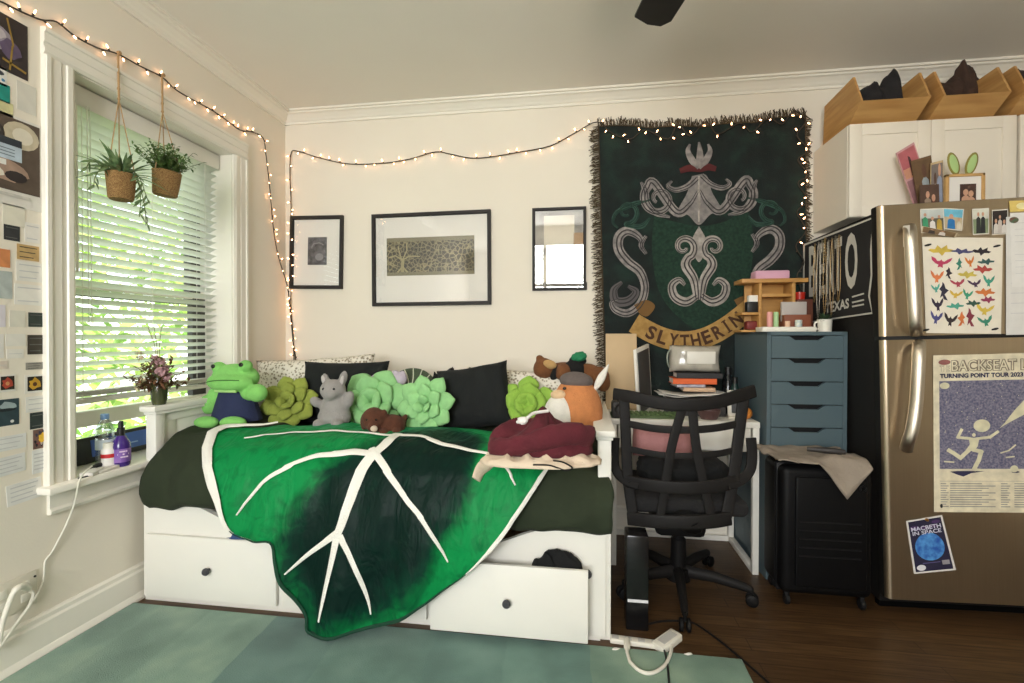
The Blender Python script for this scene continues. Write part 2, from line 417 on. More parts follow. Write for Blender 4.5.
# front rail with a waved top
def railtop(x):
    e = min(x-BX0, BX1-.02-x); base = .452-.022*(x-BX0)/2.1
    return base-.085*ss(.22, .52, e)
xs = [BX0+.01+(BX1-.03-BX0-.01)*i/60 for i in range(61)]
g = G(); g.prism([(x, .02) for x in (xs[0], xs[-1])]+[(x, railtop(x)) for x in xs[::-1]], lambda a, b, d: (a, d, b), BY0-.012, BY0+.012)
g.build('front_rail', BEDW, bed, smooth=True, angle=25)
g = G(); g.bx(BX0+.012, BX1-.05, BY0-.008, BY0+.01, .0, .03, .001); g.build('plinth', BEDW, bed)
KN = mat('knob_grey', (62, 62, 66), .4)
def drawer(x0, x1, z0, z1, yf):
    g = G(); g.bx(x0, x1, yf, yf+.018, z0, z1, .003)
    g.bx(x0+.02, x1-.02, yf+.018, yf+.35, z0+.02, z0+.03); g.bx(x0+.02, x0+.032, yf+.018, yf+.35, z0+.02, z1-.06); g.bx(x1-.032, x1-.02, yf+.018, yf+.35, z0+.02, z1-.06)
    d = g.build('drawer', BEDW, bed)
    g = G(); g.lathe([(0, -.03), (.012, -.03), (.0165, -.024), (.016, -.017), (.007, -.01), (.007, 0)], 16, ((x0+x1)/2, yf, (z0+z1)/2), Matrix.Rotation(-PI/2, 4, 'X'))
    g.build('knob', KN, d)
drawer(-1.945, -1.305, .035, .312, BY0-.035); drawer(-1.275, -.63, .035, .305, BY0-.035)
a, b = ony(430, 562, 1.83), ony(588, 640, 1.83)
drawer(a.x, b.x, .04, ony(510, 566, 1.83).z, 1.83)
g = G(); g.lathe([(0, -.022), (.014, -.02), (.017, -.012), (.014, 0)], 16, (.025, BY0-.012, ony(590, 573, 1.92).z), Matrix.Rotation(-PI/2, 4, 'X')); g.build('bolt_cap', KN, bed)
g = G(); g.bx(BX0+.07, BX1-.07, BY0+.03, BY1-.05, .40, .60, .03); tag(g.build('mattress', mat('mattress_white', (220, 218, 210), .8)), 'white mattress under the olive duvet on the daybed', 'mattress')

# duvet: profile over the mattress and down its front, extruded along the bed
PROF = [(2.74, .70), (2.5, .715), (2.3, .725), (2.12, .725), (2.02, .715), (1.945, .685), (1.89, .635), (1.862, .575), (1.855, .51), (1.87, .455), (1.9, .43)]
PL = [0]
for a, b in zip(PROF, PROF[1:]): PL.append(PL[-1]+math.hypot(b[0]-a[0], b[1]-a[1]))
def prof(s, P=PROF, L=PL):
    s = max(0, min(L[-1], s))
    for i in range(len(L)-1):
        if s <= L[i+1]:
            t = (s-L[i])/(L[i+1]-L[i]); a, b = P[i], P[i+1]
            n = Vector((a[1]-b[1], b[0]-a[0])).normalized()
            return a[0]+(b[0]-a[0])*t, a[1]+(b[1]-a[1])*t, -n
DUV = mat('olive_duvet', (48, 55, 40), .95, var=.06, vs=10, bump=.5, bs=13, sheen=.05, spec=.2)
def duv(u, v):
    x = -1.925+u*(2.01); s = v*PL[-1]; y, z, n = prof(s)
    q = ss(PL[4], PL[7], s)
    e = nz(x*3.5, s*2.2, 1)*.024+nz(x*9, s*4, 5)*.014+(1-abs(nz(x*5+s*4, s*5-x*2, 7))*3)*.006
    e += .018*q*nz(x*14, s*1.2, 9)
    # sinking toward the arms at either end of the top
    edge = min(u, 1-u)*2.01
    z -= .05*(1-ss(0, .12 if u > .5 else .03, edge))*(1-q)
    if u > .86: z -= .0
    x += .02*nz(y*4, z*4, 3)
    if q > .2:                                    # the hanging front bulges past the posts
        x += (-.0 if u < .5 else .035)*q*(1-ss(0, .25, edge))
    z += .035*ss(.3, 0, u)*(1-q)
    return (x, y-n.x*0+e*n[0], z+e*abs(n[1]))
g = G(); g.grid(duv, 150, 60); o = g.build('duvet', DUV, angle=180)
sd = o.modifiers.new('t', 'SOLIDIFY'); sd.thickness = .02; sd.offset = -1
tag(o, 'rumpled dark olive duvet covering the daybed mattress', 'duvet')

# leaf blanket: outline and veins taken onto its own draped profile
BP = [(2.68, .735), (2.5, .745), (2.3, .755), (2.12, .755), (2.0, .742), (1.915, .705), (1.86, .65), (1.825, .575), (1.80, .50), (1.785, .40), (1.775, .2), (1.77, .016), (1.60, .016)]
BL = [0]
for a, b in zip(BP, BP[1:]): BL.append(BL[-1]+math.hypot(b[0]-a[0], b[1]-a[1]))
def onblanket(px, py):
    d = ray(px, py); best = None
    for i in range(len(BP)-1):
        (y0, z0), (y1, z1) = BP[i], BP[i+1]
        # CAM + d t : solve in the (y, z) plane
        a, b, c, e = d.y, -(y1-y0), d.z, -(z1-z0)
        det = a*e-b*c
        if abs(det) < 1e-9: continue
        ry, rz = y0-CAM.y, z0-CAM.z
        t = (ry*e-b*rz)/det; k = (a*rz-ry*c)/det
        if t > 0 and -1e-6 <= k <= 1+1e-6 and (best is None or t < best[0]): best = (t, CAM.x+d.x*t, BL[i]+k*(BL[i+1]-BL[i]))
    if best is None: return Vector((0, 0))
    return Vector((best[1], best[2]))
OUT = [(214, 436), (209, 452), (213, 475), (222, 502), (233, 530), (252, 540), (274, 540), (279, 560), (284, 580), (296, 600), (306, 617), (309, 632), (340, 632), (369, 627), (398, 617), (420, 605), (441, 592), (462, 577), (484, 556), (500, 538), (513, 520), (532, 492), (551, 464), (556, 452), (520, 440), (480, 432), (440, 430), (400, 428), (360, 427), (320, 426), (285, 427), (250, 430), (228, 431)]
O2 = [onblanket(*p) for p in OUT]
O2 = [Vector((p.x, p.y)) for p in smoothpath([(p.x, p.y, 0) for p in O2+[O2[0]]], 5)][:-1]
def bl3(p, off=0.):
    x, s = p; y, z, n = prof(s, BP, BL)
    q = ss(BL[4], BL[7], s); h = ss(BL[7], BL[10], s)
    e = nz(x*4, s*2.6, 2)*.014+nz(x*11, s*5, 4)*.008*(1-h*.4)
    e += .020*h*math.sin(x*21+2.2*s+1.5*nz(x*2, s*2, 8))+.012*q*nz(x*13, s*1.0, 3)
    if s > BL[-2]: e *= .3
    e += .012+off
    return Vector((x, y+e*n[0]*1.0, z+e*abs(n[1])+(0.004 if s > BL[-2] else 0)))
def inpoly(p, P):
    c = False; j = len(P)-1
    for i in range(len(P)):
        if (P[i].y > p.y) != (P[j].y > p.y) and p.x < (P[j].x-P[i].x)*(p.y-P[i].y)/(P[j].y-P[i].y)+P[i].x: c = not c
        j = i
    return c
def segdist(p, a, b):
    ab = b-a; t = max(0, min(1, (p-a).dot(ab)/max(1e-9, ab.length_squared))); return (p-a-ab*t).length
VE = {'mid': ([(398, 437), (385, 447), (368, 462), (358, 480), (351, 500), (345, 520), (340, 535), (335, 560), (328, 592), (322, 618)], [15, 15, 14, 13, 12, 11, 10, 8, 6, 3]),
      'a': ([(374, 454), (345, 455), (318, 458), (290, 468), (265, 484), (240, 514)], [9, 8, 7, 6, 5, 2]),
      'b': ([(372, 450), (384, 466), (392, 478), (408, 500), (425, 520), (440, 545), (448, 562)], [9, 9, 8, 7, 6, 4, 2]),
      'c': ([(396, 438), (420, 441), (445, 447), (470, 453), (495, 459), (507, 470), (516, 486)], [9, 8, 7, 6, 5, 4, 2]),
      'd': ([(392, 438), (360, 436), (320, 435), (285, 436), (245, 440)], [6, 5, 5, 4, 2]),
      'e': ([(342, 530), (325, 542), (306, 556), (288, 572)], [9, 7, 5, 2]),
      'f': ([(343, 534), (352, 552), (361, 574), (368, 598), (371, 614)], [8, 7, 6, 4, 2])}
V2 = {k: [onblanket(*p) for p in v[0]] for k, v in VE.items()}
pts = list(O2); x0, x1 = min(p.x for p in O2), max(p.x for p in O2); s0, s1 = min(p.y for p in O2), max(p.y for p in O2)
st = .014
for i in range(int((x1-x0)/st)):
    for j in range(int((s1-s0)/st)):
        p = Vector((x0+i*st+(.5*st if j % 2 else 0), s0+j*st))
        if inpoly(p, O2) and min(segdist(p, O2[k], O2[(k+1) % len(O2)]) for k in range(len(O2))) > st*.45: pts.append(p)
ne = len(O2)
r_ = delaunay_2d_cdt(pts, [(i, (i+1) % ne) for i in range(ne)], [list(range(ne))], 1, 1e-5)
me = bpy.data.meshes.new('leaf_blanket'); me.from_pydata([bl3(p) for p in r_[0]], [], r_[2]); me.shade_smooth()
at = me.color_attributes.new('print', 'FLOAT_COLOR', 'POINT')
midv = V2['mid']; CEN = [onblanket(375, 520), onblanket(395, 490), onblanket(330, 560), onblanket(420, 455)]
for i, p in enumerate(r_[0]):
    d = min(segdist(p, midv[k], midv[k+1]) for k in range(len(midv)-1))
    eb = min(segdist(p, O2[k], O2[(k+1) % ne]) for k in range(ne))
    dc = min((p-c).length for c in CEN)
    t = max(ss(.20, .34, dc+.08*nz(p.x*4, p.y*4, 0)), .55*ss(.12, .02, eb))
    at.data[i].color = (t, t, t, 1)
def blanket_nodes(n, l, b, tc):
    a = n.new('ShaderNodeAttribute'); a.attribute_name = 'print'
    tx = n.new('ShaderNodeTexNoise'); tx.inputs['Scale'].default_value = 14; tx.inputs['Detail'].default_value = 5; tx.inputs['Distortion'].default_value = 1.2; l.new(tc.outputs['Object'], tx.inputs[0])
    ad = n.new('ShaderNodeMath'); ad.operation = 'MULTIPLY_ADD'; ad.inputs[1].default_value = .9; l.new(tx.outputs[0], ad.inputs[0])
    su = n.new('ShaderNodeMath'); su.operation = 'SUBTRACT'; su.inputs[1].default_value = .47; l.new(a.outputs['Fac'], su.inputs[0]); l.new(su.outputs[0], ad.inputs[2])
    r = ramp(n, [(0, (6, 32, 26)), (.35, (5, 50, 35)), (.7, (6, 96, 50)), (1, (12, 132, 68))]); l.new(ad.outputs[0], r.inputs[0])
    l.new(r.outputs[0], b.inputs['Base Color'])
    b.inputs['Sheen Tint'].default_value = (.12, .6, .34, 1)
    mp = n.new('ShaderNodeMapping'); mp.inputs['Scale'].default_value = (1, .5, .45); l.new(tc.outputs['Object'], mp.inputs[0])
    t2 = n.new('ShaderNodeTexNoise'); t2.inputs['Scale'].default_value = 13; t2.inputs['Detail'].default_value = 2.5; t2.inputs['Distortion'].default_value = 1.6; l.new(mp.outputs[0], t2.inputs[0])
    bp = n.new('ShaderNodeBump'); bp.inputs['Strength'].default_value = .55; bp.inputs['Distance'].default_value = .02; l.new(t2.outputs[0], bp.inputs['Height']); l.new(bp.outputs[0], b.inputs['Normal'])
me.materials.append(node_mat('velvet_leaf_green', .5, blanket_nodes, Sheen_Weight=.22, Sheen_Roughness=.25, Specular_IOR_Level=.12))
blk = bpy.data.objects.new('leaf_blanket', me); COL.objects.link(blk)
tag(blk, 'green leaf shaped velvet throw with white veins draped over the bed front', 'blanket')
CREAM = mat('cream_fleece', (236, 234, 224), .95, var=.04, bump=.5, bs=150)
def ribbon(g, p2, wid, f3, off):
    """flat strip along 2D points with given widths, carried by f3(point, off)"""
    L = []; n = len(p2)
    for i in range(n):
        t = (p2[min(i+1, n-1)]-p2[max(i-1, 0)]); t = t.normalized() if t.length > 1e-9 else Vector((1, 0)); q = Vector((-t.y, t.x))
        L.append((g.v(f3(p2[i]+q*wid[i]/2, off)), g.v(f3(p2[i]-q*wid[i]/2, off)), g.v(f3(p2[i]+q*wid[i]*.25, off*1.6)), g.v(f3(p2[i]-q*wid[i]*.25, off*1.6))))
    for a, b in zip(L, L[1:]):
        g.f([a[0], a[2], b[2], b[0]]); g.f([a[2], a[3], b[3], b[2]]); g.f([a[3], a[1], b[1], b[3]])
for k, (pp, ww) in VE.items():
    g = G(); q3 = smoothpath([(p.x, p.y, w*scl(bl3(p))*.78) for p, w in zip(V2[k], ww)], 10)
    ribbon(g, [Vector((q.x, q.y)) for q in q3], [max(.003, q.z) for q in q3], bl3, .005); g.build('vein', CREAM, blk, angle=180)
def edge_strip(idx, wd, off=.006):
    g = G(); pp = [O2[i % ne] for i in idx]; ribbon(g, pp, [wd*min(1, .25+3*min(i, len(pp)-1-i)/len(pp)) for i in range(len(pp))], bl3, off); return g
edge_strip(range(-14, 21), .042, .012).build('fleece_edge', CREAM, blk, angle=180)
edge_strip(range(86, 116), .016).build('fleece_edge', CREAM, blk, angle=180)
edge_strip(range(20, 88), .014).build('dark_binding', mat('dark_green_binding', (8, 58, 38), .9), blk, angle=180)

# ================================================================== paper things on the left wall
INK = mat('print_ink', (196, 195, 194), .8); DARKINK = mat('dark_ink', (40, 42, 46), .8)
def cardmat(c, r=.75, **k): return mat('card_%d_%d_%d' % c, c, r, var=(.04 if min(c) > 190 else .16), vs=25, **k)
CARDG = 'cards and prints taped to the wall beside the window'
def wallcard(px, label, name='wall_card', base=(228, 225, 216), lines=0, art=None, lc=None, cat='card', skew=0):
    """paper rectangle taped to the left wall; px = x0, y0, x1, y1 in the photograph, art draws on it in 0..1 units"""
    x0, y0, x1, y1 = px
    xm = max((x0+x1)/2, 2)
    ya = onx(max(x0, 0), 300, XW).y if x0 >= 0 else onx(0, 300, XW).y-.004*(-x0)
    yb = onx(x1, 300, XW).y
    zt, zb = onx(x1, y0, XW).z, onx(x1, y1, XW).z
    W, H = yb-ya, zt-zb
    t = Matrix.Rotation(R(skew), 4, 'X')
    root = Vector((XW+.0005, (ya+yb)/2, (zt+zb)/2))
    to3 = lambda a, b, d: t @ Vector((d, (a-.5)*W, (b-.5)*H))
    g = G(); g.prism([(0, 0), (1, 0), (1, 1), (0, 1)], to3, 0, .0012); mats = [cardmat(base)]
    q = lambda a, b: to3(a, b, .0022)
    if lines:
        mats.append(lc or INK)
        for k in range(lines):
            yy = .82-.64*k/max(1, lines-1) if lines > 1 else .5; e = .9-.25*((k*7) % 3)/3
            g.f([g.v(q(.1, yy-.02)), g.v(q(e, yy-.02)), g.v(q(e, yy+.03)), g.v(q(.1, yy+.03))], 1)
    if art: art(g, mats, q)
    return tag(g.build(name, mats, smooth=False, loc=root), label, cat, CARDG)
def patch(g, mats, q, col, x0, y0, x1, y1):
    mats.append(col if not isinstance(col, tuple) else cardmat(col)); g.f([g.v(q(x0, y0)), g.v(q(x1, y0)), g.v(q(x1, y1)), g.v(q(x0, y1))], len(mats)-1)
def disc(g, mats, q, col, cx, cy, rx, ry, n=16, a0=0, wob=0):
    mats.append(col if not isinstance(col, tuple) else cardmat(col))
    g.f([g.v(q(cx+rx*(1+wob*math.sin(3*k))*math.cos(2*PI*k/n+a0), cy+ry*(1+wob*math.cos(4*k))*math.sin(2*PI*k/n+a0))) for k in range(n)], len(mats)-1)
def lay(q, d): 
    return lambda a, b: q(a, b)+Vector((d, 0, 0))
def art_orchid(g, m, q):
    for c, x, y, rx, ry in (((150, 140, 150), .42, .55, .26, .2), ((95, 80, 105), .62, .42, .22, .17), ((190, 180, 185), .38, .62, .14, .1)): disc(g, m, q, c, x, y, rx, ry, 12, .3, .15); q = lay(q, .0004)
    for x0, y0, x1, y1 in ((.55, .95, .68, .5), (.66, .5, .6, .05), (.45, .2, .95, .12)): 
        m.append(cardmat((150, 120, 50))); a = Vector((x0, y0)); b = Vector((x1, y1)); n = Vector((-(b-a).y, (b-a).x)).normalized()*.02
        g.f([g.v(q(*(a+n))), g.v(q(*(a-n))), g.v(q(*(b-n))), g.v(q(*(b+n)))], len(m)-1)
wallcard((-14, 28, 29, 82), 'dark botanical art print with a pale flower, topmost on the wall', 'art_print', (52, 42, 40), art=art_orchid, cat='print')
wallcard((-6, 70, 8, 88), 'white card with a blue and black ink sketch', base=(226, 224, 218), art=lambda g, m, q: [disc(g, m, q, (70, 74, 80), .6, .65, .22, .12, 8, 0, .4), disc(g, m, lay(q, .0004), (90, 140, 175), .75, .3, .12, .08, 8, 0, .3)])
wallcard((-6, 87, 11, 105), 'solid teal card near the top of the wall', base=(30, 140, 125))
wallcard((-6, 105, 14, 124), 'pale yellow green card under the teal card', base=(205, 200, 150))
wallcard((18, 89, 37, 117), 'plain pale grey card left of the window casing top', base=(212, 208, 196))
def art_food(g, m, q):
    patch(g, m, q, (88, 74, 62), .0, .17, .97, .97); q = lay(q, .0004)
    disc(g, m, q, (196, 184, 158), .70, .80, .26, .15, 16); disc(g, m, q, (58, 50, 46), .25, .78, .22, .12, 14, 0, .1); q = lay(q, .0004)
    disc(g, m, q, (222, 214, 196), .72, .80, .15, .09, 14); disc(g, m, q, (168, 140, 122), .45, .38, .34, .12, 14, .2, .1); q = lay(q, .0004)
    disc(g, m, q, (225, 218, 205), .25, .34, .2, .07, 12, .2, .1); disc(g, m, q, (48, 40, 38), .62, .33, .16, .06, 12); q = lay(q, .0004)
    patch(g, m, q, (186, 200, 212), .22, .50, .70, .72); patch(g, m, lay(q, .0003), (48, 54, 62), .24, .66, .70, .74); q = lay(q, .0006)
    for k in range(3): patch(g, m, q, (110, 120, 130), .26, .54+.035*k, .6, .55+.035*k)
    patch(g, m, q, (228, 226, 220), .34, .43, .48, .49)
    patch(g, m, q, (200, 196, 186), .0, .10, .82, .135)
wallcard((-22, 127, 42, 213), 'large brown still life print with a pale blue note on it', 'art_print', (222, 218, 208), art=art_food, cat='print')
for px, lab, base, ln in (
    ((3, 208, 25, 228), 'cream card with a faint plant sketch under the large print', (222, 217, 200), 0),
    ((4, 227, 20, 242), 'small black card below the large print', (50, 50, 52), 2),
    ((25, 225, 40, 244), 'small white card beside the black card below the large print', (228, 224, 216), 2),
    ((-8, 250, 10, 268), 'orange card at the edge of the collage', (206, 134, 84), 0),
    ((17, 247, 39, 262), 'tan kraft paper card with faint writing', (190, 158, 104), 3),
    ((16, 264, 43, 283), 'white note card directly under the tan card', (226, 223, 214), 3),
    ((-8, 272, 12, 299), 'grey blue card at the edge under the orange card', (176, 184, 180), 0),
    ((14, 286, 43, 306), 'second white note card under the tan card', (228, 225, 216), 2),
    ((-8, 305, 5, 327), 'pale lavender card at the edge of the collage', (212, 206, 214), 0),
    ((9, 311, 25, 327), 'cream card with a grey drawing left of the upper dark green card', (216, 212, 198), 0),
    ((28, 313, 43, 327), 'upper dark green square card', (48, 58, 52), 2),
    ((27, 335, 44, 354), 'dark brown card with small print under the upper dark green card', (62, 56, 46), 3),
    ((5, 334, 25, 346), 'white card left of the dark brown card', (224, 220, 210), 0),
    ((6, 349, 23, 358), 'narrow white slip under the white card', (228, 224, 214), 1),
    ((-8, 334, 3, 358), 'white card cut off at the edge of the collage', (222, 219, 214), 0),
    ((25, 362, 42, 369), 'narrow grey strip under the dark brown card', (150, 146, 136), 3),
    ((-6, 361, 7, 369), 'narrow pinkish slip at the edge of the collage', (214, 200, 186), 1),
    ((25, 395, 47, 410), 'white note card above the lower dark green card', (224, 222, 214), 3),
    ((29, 411, 46, 427), 'lower dark green square card', (42, 52, 48), 2),
    ((-8, 433, 25, 447), 'white note card level with the patterned yellow card', (222, 222, 218), 3),
    ((-8, 453, 24, 471), 'white printed note second from the bottom of the collage', (220, 220, 216), 4),
    ((31, 448, 46, 471), 'pale white note under the patterned yellow card', (222, 222, 218), 5),
    ((5, 477, 40, 497), 'white printed note at the bottom of the collage', (226, 224, 218), 4)):
    wallcard(px, lab, base=base, lines=ln, lc=(DARKINK if base[0] > 100 and base[0] < 200 else (INK if base[0] > 100 else cardmat((96, 98, 92)))), skew=(3 if px[1] > 440 and px[0] < 20 else 0))
def art_flower(c1, c2):
    def f(g, m, q):
        patch(g, m, q, (38, 32, 22), .12, .12, .9, .9); q = lay(q, .0004); disc(g, m, q, c1, .5, .5, .3, .3, 12, 0, .25); disc(g, m, lay(q, .0004), c2, .5, .48, .12, .12, 8)
    return f
wallcard((-2, 374, 15, 391), 'square photo of a red and green flower', 'photo_print', (226, 222, 212), art=art_flower((170, 66, 46), (200, 140, 90)), cat='photo')
wallcard((24, 374, 43, 392), 'square photo of a yellow flower on black', 'photo_print', (226, 222, 212), art=art_flower((196, 150, 40), (90, 50, 20)), cat='photo')
wallcard((-12, 398, 18, 424), 'dark teal photo with a pale blurred figure', 'photo_print', (46, 66, 72), art=lambda g, m, q: [disc(g, m, q, (150, 165, 168), .65, .75, .26, .14, 10, 0, .3), disc(g, m, lay(q, .0004), (24, 34, 38), .6, .6, .3, .06, 10), disc(g, m, lay(q, .0006), (215, 218, 215), .78, .15, .06, .06, 8)], cat='photo')
def art_pattern(g, m, q):
    r = random.Random(2)
    for k in range(16): disc(g, m, lay(q, .0001*k), r.choice(((40, 34, 40), (190, 180, 170), (150, 60, 70), (60, 60, 80))), r.random()*.9+.05, r.random()*.9+.05, .09, .09, 7, 0, .3)
    disc(g, m, lay(q, .002), (222, 178, 50), .62, .55, .3, .24, 12, 0, .2)
wallcard((32, 428, 46, 447), 'patterned card with a yellow splash', base=(120, 90, 80), art=art_pattern)

# ---------------- outlet, plugs and cables at the lower left
WPL = mat('white_plastic', (228, 224, 210), .4)
g = G(); a, b = onx(36, 568, XW), onx(36, 606, XW)
oc = Vector((XW, a.y-.075, (a.z+b.z)/2+.005)); g.box((.003, 0, 0), (.006, .15, .125), .003)
t = tag(g.build('power_outlet', mat('outlet_plate', (214, 208, 190), .45), loc=oc), 'wide cream wall outlet plate with two cords plugged in low on the left wall', 'outlet')
g = G()
for y in (-.035, .035):
    for z in (-.022, .022):
        g.box((.0065, y, z), (.002, .028, .03), .003)
g.build('socket', WPL, t)
g = G()
for y, z in ((.066, .04), (.066, -.04)): g.lathe([(0, .0035), (.004, .003), (.004, 0)], 10, (.006, y, z), Matrix.Rotation(PI/2, 4, 'Y'))
g.build('screw', mat('screw_dark', (70, 66, 58), .4, metal=.8), t)
g = G(); p = onx(25, 590, XW+.03); P0 = onx(30, 588, XW)
g.tube(smoothpath([onx(28, 588, XW+.02), onx(22, 586, XW+.045), onx(14, 592, XW+.05), onx(8, 606, XW+.045), onx(2, 625, XW+.04), onx(-2, 650, XW+.035)]), [.013]*6+[.011]*6+[.008]*19, 10)
tag(g.build('power_cable', WPL), 'thick white power cord with a moulded plug in the wall outlet', 'cord')
g = G(); g.tube(smoothpath([onx(29, 590, XW+.012), onx(33, 594, XW+.03), onx(29, 606, XW+.03), onx(16, 624, XW+.035), onx(6, 638, XW+.04), onx(-6, 655, XW+.045)]), .0052, 8)
tag(g.build('extension_cord', WPL), 'white cord looping down from the right socket of the outlet', 'cord')
g = G(); g.tube(smoothpath([onx(92, 466, XW+.05), onx(84, 473, XW+.064), onx(79, 482, XW+.068), onx(74, 505, XW+.03), onx(66, 525, XW+.012), onx(60, 537, XW+.01), onx(52, 552, XW+.008), onx(45, 562, XW+.008), onx(43, 582, XW+.008), onx(34, 600, XW+.012), onx(22, 618, XW+.03), onx(2, 644, XW+.04)]), .0032, 6)
tag(g.build('charging_cable', WPL), 'thin white charging cable running from the windowsill to the outlet', 'cable')

# ---------------- on the windowsill
def onsill(px, py): return onz(px, py, WZ0)
SZ = WZ0
def bottle(name, label, cat, loc, prof, m, extra=()):
    t = thing(name, label, cat, loc)
    g = G(); g.lathe(prof, 24); g.build('bottle_body', m, t)
    for nm, pr, mm in extra: g = G(); g.lathe(pr, 24); g.build(nm, mm, t)
    return t
b = onsill(121, 459); b.x = min(b.x, XW+.03); k = scl(b)
b = Vector((XW+.012, onx(121, 459, XW+.012).y, SZ))
t = bottle('spray_bottle', 'purple bottle with a black pump cap on the windowsill', 'bottle', b, [(0, 0), (.03, 0), (.034, .006), (.035, .08), (.033, .10), (.02, .125), (.013, .135), (0, .135)], mat('violet_bottle', (62, 34, 120), .2, spec=.6),
    [('cap', [(.0145, .128), (.0145, .165), (.010, .168), (.009, .195), (0, .197)], BLACK), ('bottle_label', [(.0356, .02), (.0356, .078)], mat('violet_label', (96, 62, 150), .5, col2=(150, 110, 180)))])
g = G()
to3 = lambda x, y: Vector((.0362*math.cos(x), .0362*math.sin(x), y))
for k, (a0, a1, z) in enumerate(((-.9, -.1, .064), (-1.1, .1, .052), (-.8, 0, .04))): g.face([to3(a0, z), to3((a0+a1)/2, z), to3(a1, z), to3(a1, z+.006), to3((a0+a1)/2, z+.006), to3(a0, z+.006)])
g.build('label_print', mat('label_white', (225, 205, 225), .6), t)
WATER = pane_mat('clear_plastic', .3, (.78, .83, .86, 1), .12)
b = Vector((XW-.055, onx(105, 455, XW-.055).y, SZ))
t = bottle('water_bottle', 'clear plastic water bottle with a blue cap on the windowsill', 'bottle', b, [(0, 0), (.03, 0), (.033, .01), (.033, .06), (.031, .065), (.033, .07), (.033, .12), (.031, .125), (.033, .13), (.032, .165), (.02, .195), (.0135, .205), (.0135, .212)], WATER,
    [('cap', [(.0155, .205), (.0155, .225), (.014, .228), (0, .228)], mat('blue_cap', (120, 160, 205), .4)), ('bottle_label', [(.0338, .075), (.0338, .118)], mat('pale_label', (205, 215, 225), .5))])
b = Vector((XW-.012, onx(109, 455, XW-.012).y, SZ))
t = bottle('pill_bottle', 'white bottle with a red band behind the purple bottle', 'bottle', b, [(0, 0), (.026, 0), (.028, .004), (.028, .075), (.022, .085), (0, .085)], mat('white_bottle', (232, 228, 222), .4),
    [('cap', [(.021, .083), (.021, .105), (.019, .107), (0, .107)], WPL), ('band', [(.0284, .045), (.0284, .062)], mat('red_band', (186, 28, 36), .5))])
g = G(); g.box((0, 0, .09), (.03, .44, .175), .004)
t = thing('window_screen_box', 'black framed panel with a blue screen standing in the open window bottom', 'screen', (XW-.165, 1.93, SZ))
t.rotation_euler = (0, R(-8), 0)
g = G(); g.box((0, 0, .058), (.022, .52, .115), .004); g.build('frame', mat('black_frame', (18, 18, 20), .35), t)
g = G(); g.box((.0115, .085, .062), (.002, .32, .075)); g.build('screen', mat('blue_screen', (62, 96, 178), .35, vs=5), t)
g = G(); g.box((.0128, .07, .05), (.001, .16, .006)); g.build('screen_print', mat('screen_text', (150, 175, 220), .5), t)
for nm, lab, cat, px, py, d, c, rz in (('folded_tissue', 'crumpled white tissue at the left end of the windowsill', 'tissue', 93, 462, (.05, .07, .014), (226, 222, 214), .3), ('white_box', 'flat white box lying in front of the bottles on the windowsill', 'box', 107, 464, (.045, .1, .012), (230, 226, 216), .12)):
    p = onx(px, py, XW+.03); g = G(); g.box((0, 0, d[2]/2+.001), d, .004, seg=3)
    if nm == 'folded_tissue':
        for q in g.bm.verts: q.co += Vector((nz(q.co.x*60, q.co.y*60, 1), nz(q.co.x*60, q.co.y*60, 2), abs(nz(q.co.x*60, q.co.y*60, 3))))*.012
    tag(g.build(nm, cardmat(c), loc=(XW+.02, p.y, SZ), rot=(0, 0, rz)), lab, cat)
g = G(); p = onx(97, 458, XW-.03); g.tube(smoothpath([(XW-.03, p.y-.03, SZ+.01), (XW-.02, p.y, SZ+.02), (XW-.03, p.y+.03, SZ+.012), (XW-.04, p.y+.05, SZ+.01)]), .009, 8); tag(g.build('hair_clip', BLACK), 'small dark clip beside the water bottle on the windowsill', 'clip')
g = G(); p = onx(88, 470, XW+.045); g.tube(smoothpath([(XW+.035, p.y-.03, SZ+.003), (XW+.04, p.y, SZ+.003), (XW+.03, p.y+.04, SZ+.003), (XW+.015, p.y+.06, SZ+.003)]), .003, 6); tag(g.build('black_pen', BLACK), 'thin black pen lying on the windowsill', 'pen')

# ---------------- string lights
CORD = mat('dark_cord', (52, 44, 34), .6)
BULB = mat('warm_bulb', (255, 188, 136), .3, var=0, emit=13)
def lights(name, label, path, spacing, inward, seed, jit=.012):
    r = random.Random(seed)
    t = thing(name, label, 'string lights', path[0])
    o = Vector(path[0]); pp = smoothpath(path, 5)
    g = G(); g.tube([p-o for p in pp], .0034, 5)
    acc = spacing*.5; side = 1; bulbs = []
    for a, b in zip(pp, pp[1:]):
        L = (b-a).length
        while acc <= L:
            p = a.lerp(b, acc/L); tg = (b-a).normalized(); n = tg.cross(inward).normalized()
            side = -side if r.random() < .72 else side
            d = (n*side*r.uniform(.6, 1)+inward*r.uniform(.1, .6)+tg*r.uniform(-.4, .4)).normalized()
            g.tube([p-o, p-o+d*.012], .0038, 6); bulbs.append((p-o+d*.012, d)); acc += spacing*r.uniform(.55, 1.45)
        acc -= L
    g.build('cord', CORD, t)
    for p, d in bulbs[:98]:
        g = G(); g.M = Matrix.Translation(p) @ d.to_track_quat('Z', 'Y').to_matrix().to_4x4(); g.lathe([(.0024, 0), (.0031, .004), (.003, .010), (.0014, .0145), (0, .016)], 8); g.build('bulb', BULB, t)
    return len(bulbs)
A = [onx(px, py, XW+.012) for px, py in ((-12, -4), (4, 3), (22, 12), (42, 20), (57, 22), (75, 36), (98, 48), (118, 54), (140, 66), (162, 77), (175, 89), (195, 101), (210, 109), (225, 119), (240, 130), (252, 132), (263, 138), (266, 155), (270, 190), (273, 225))]
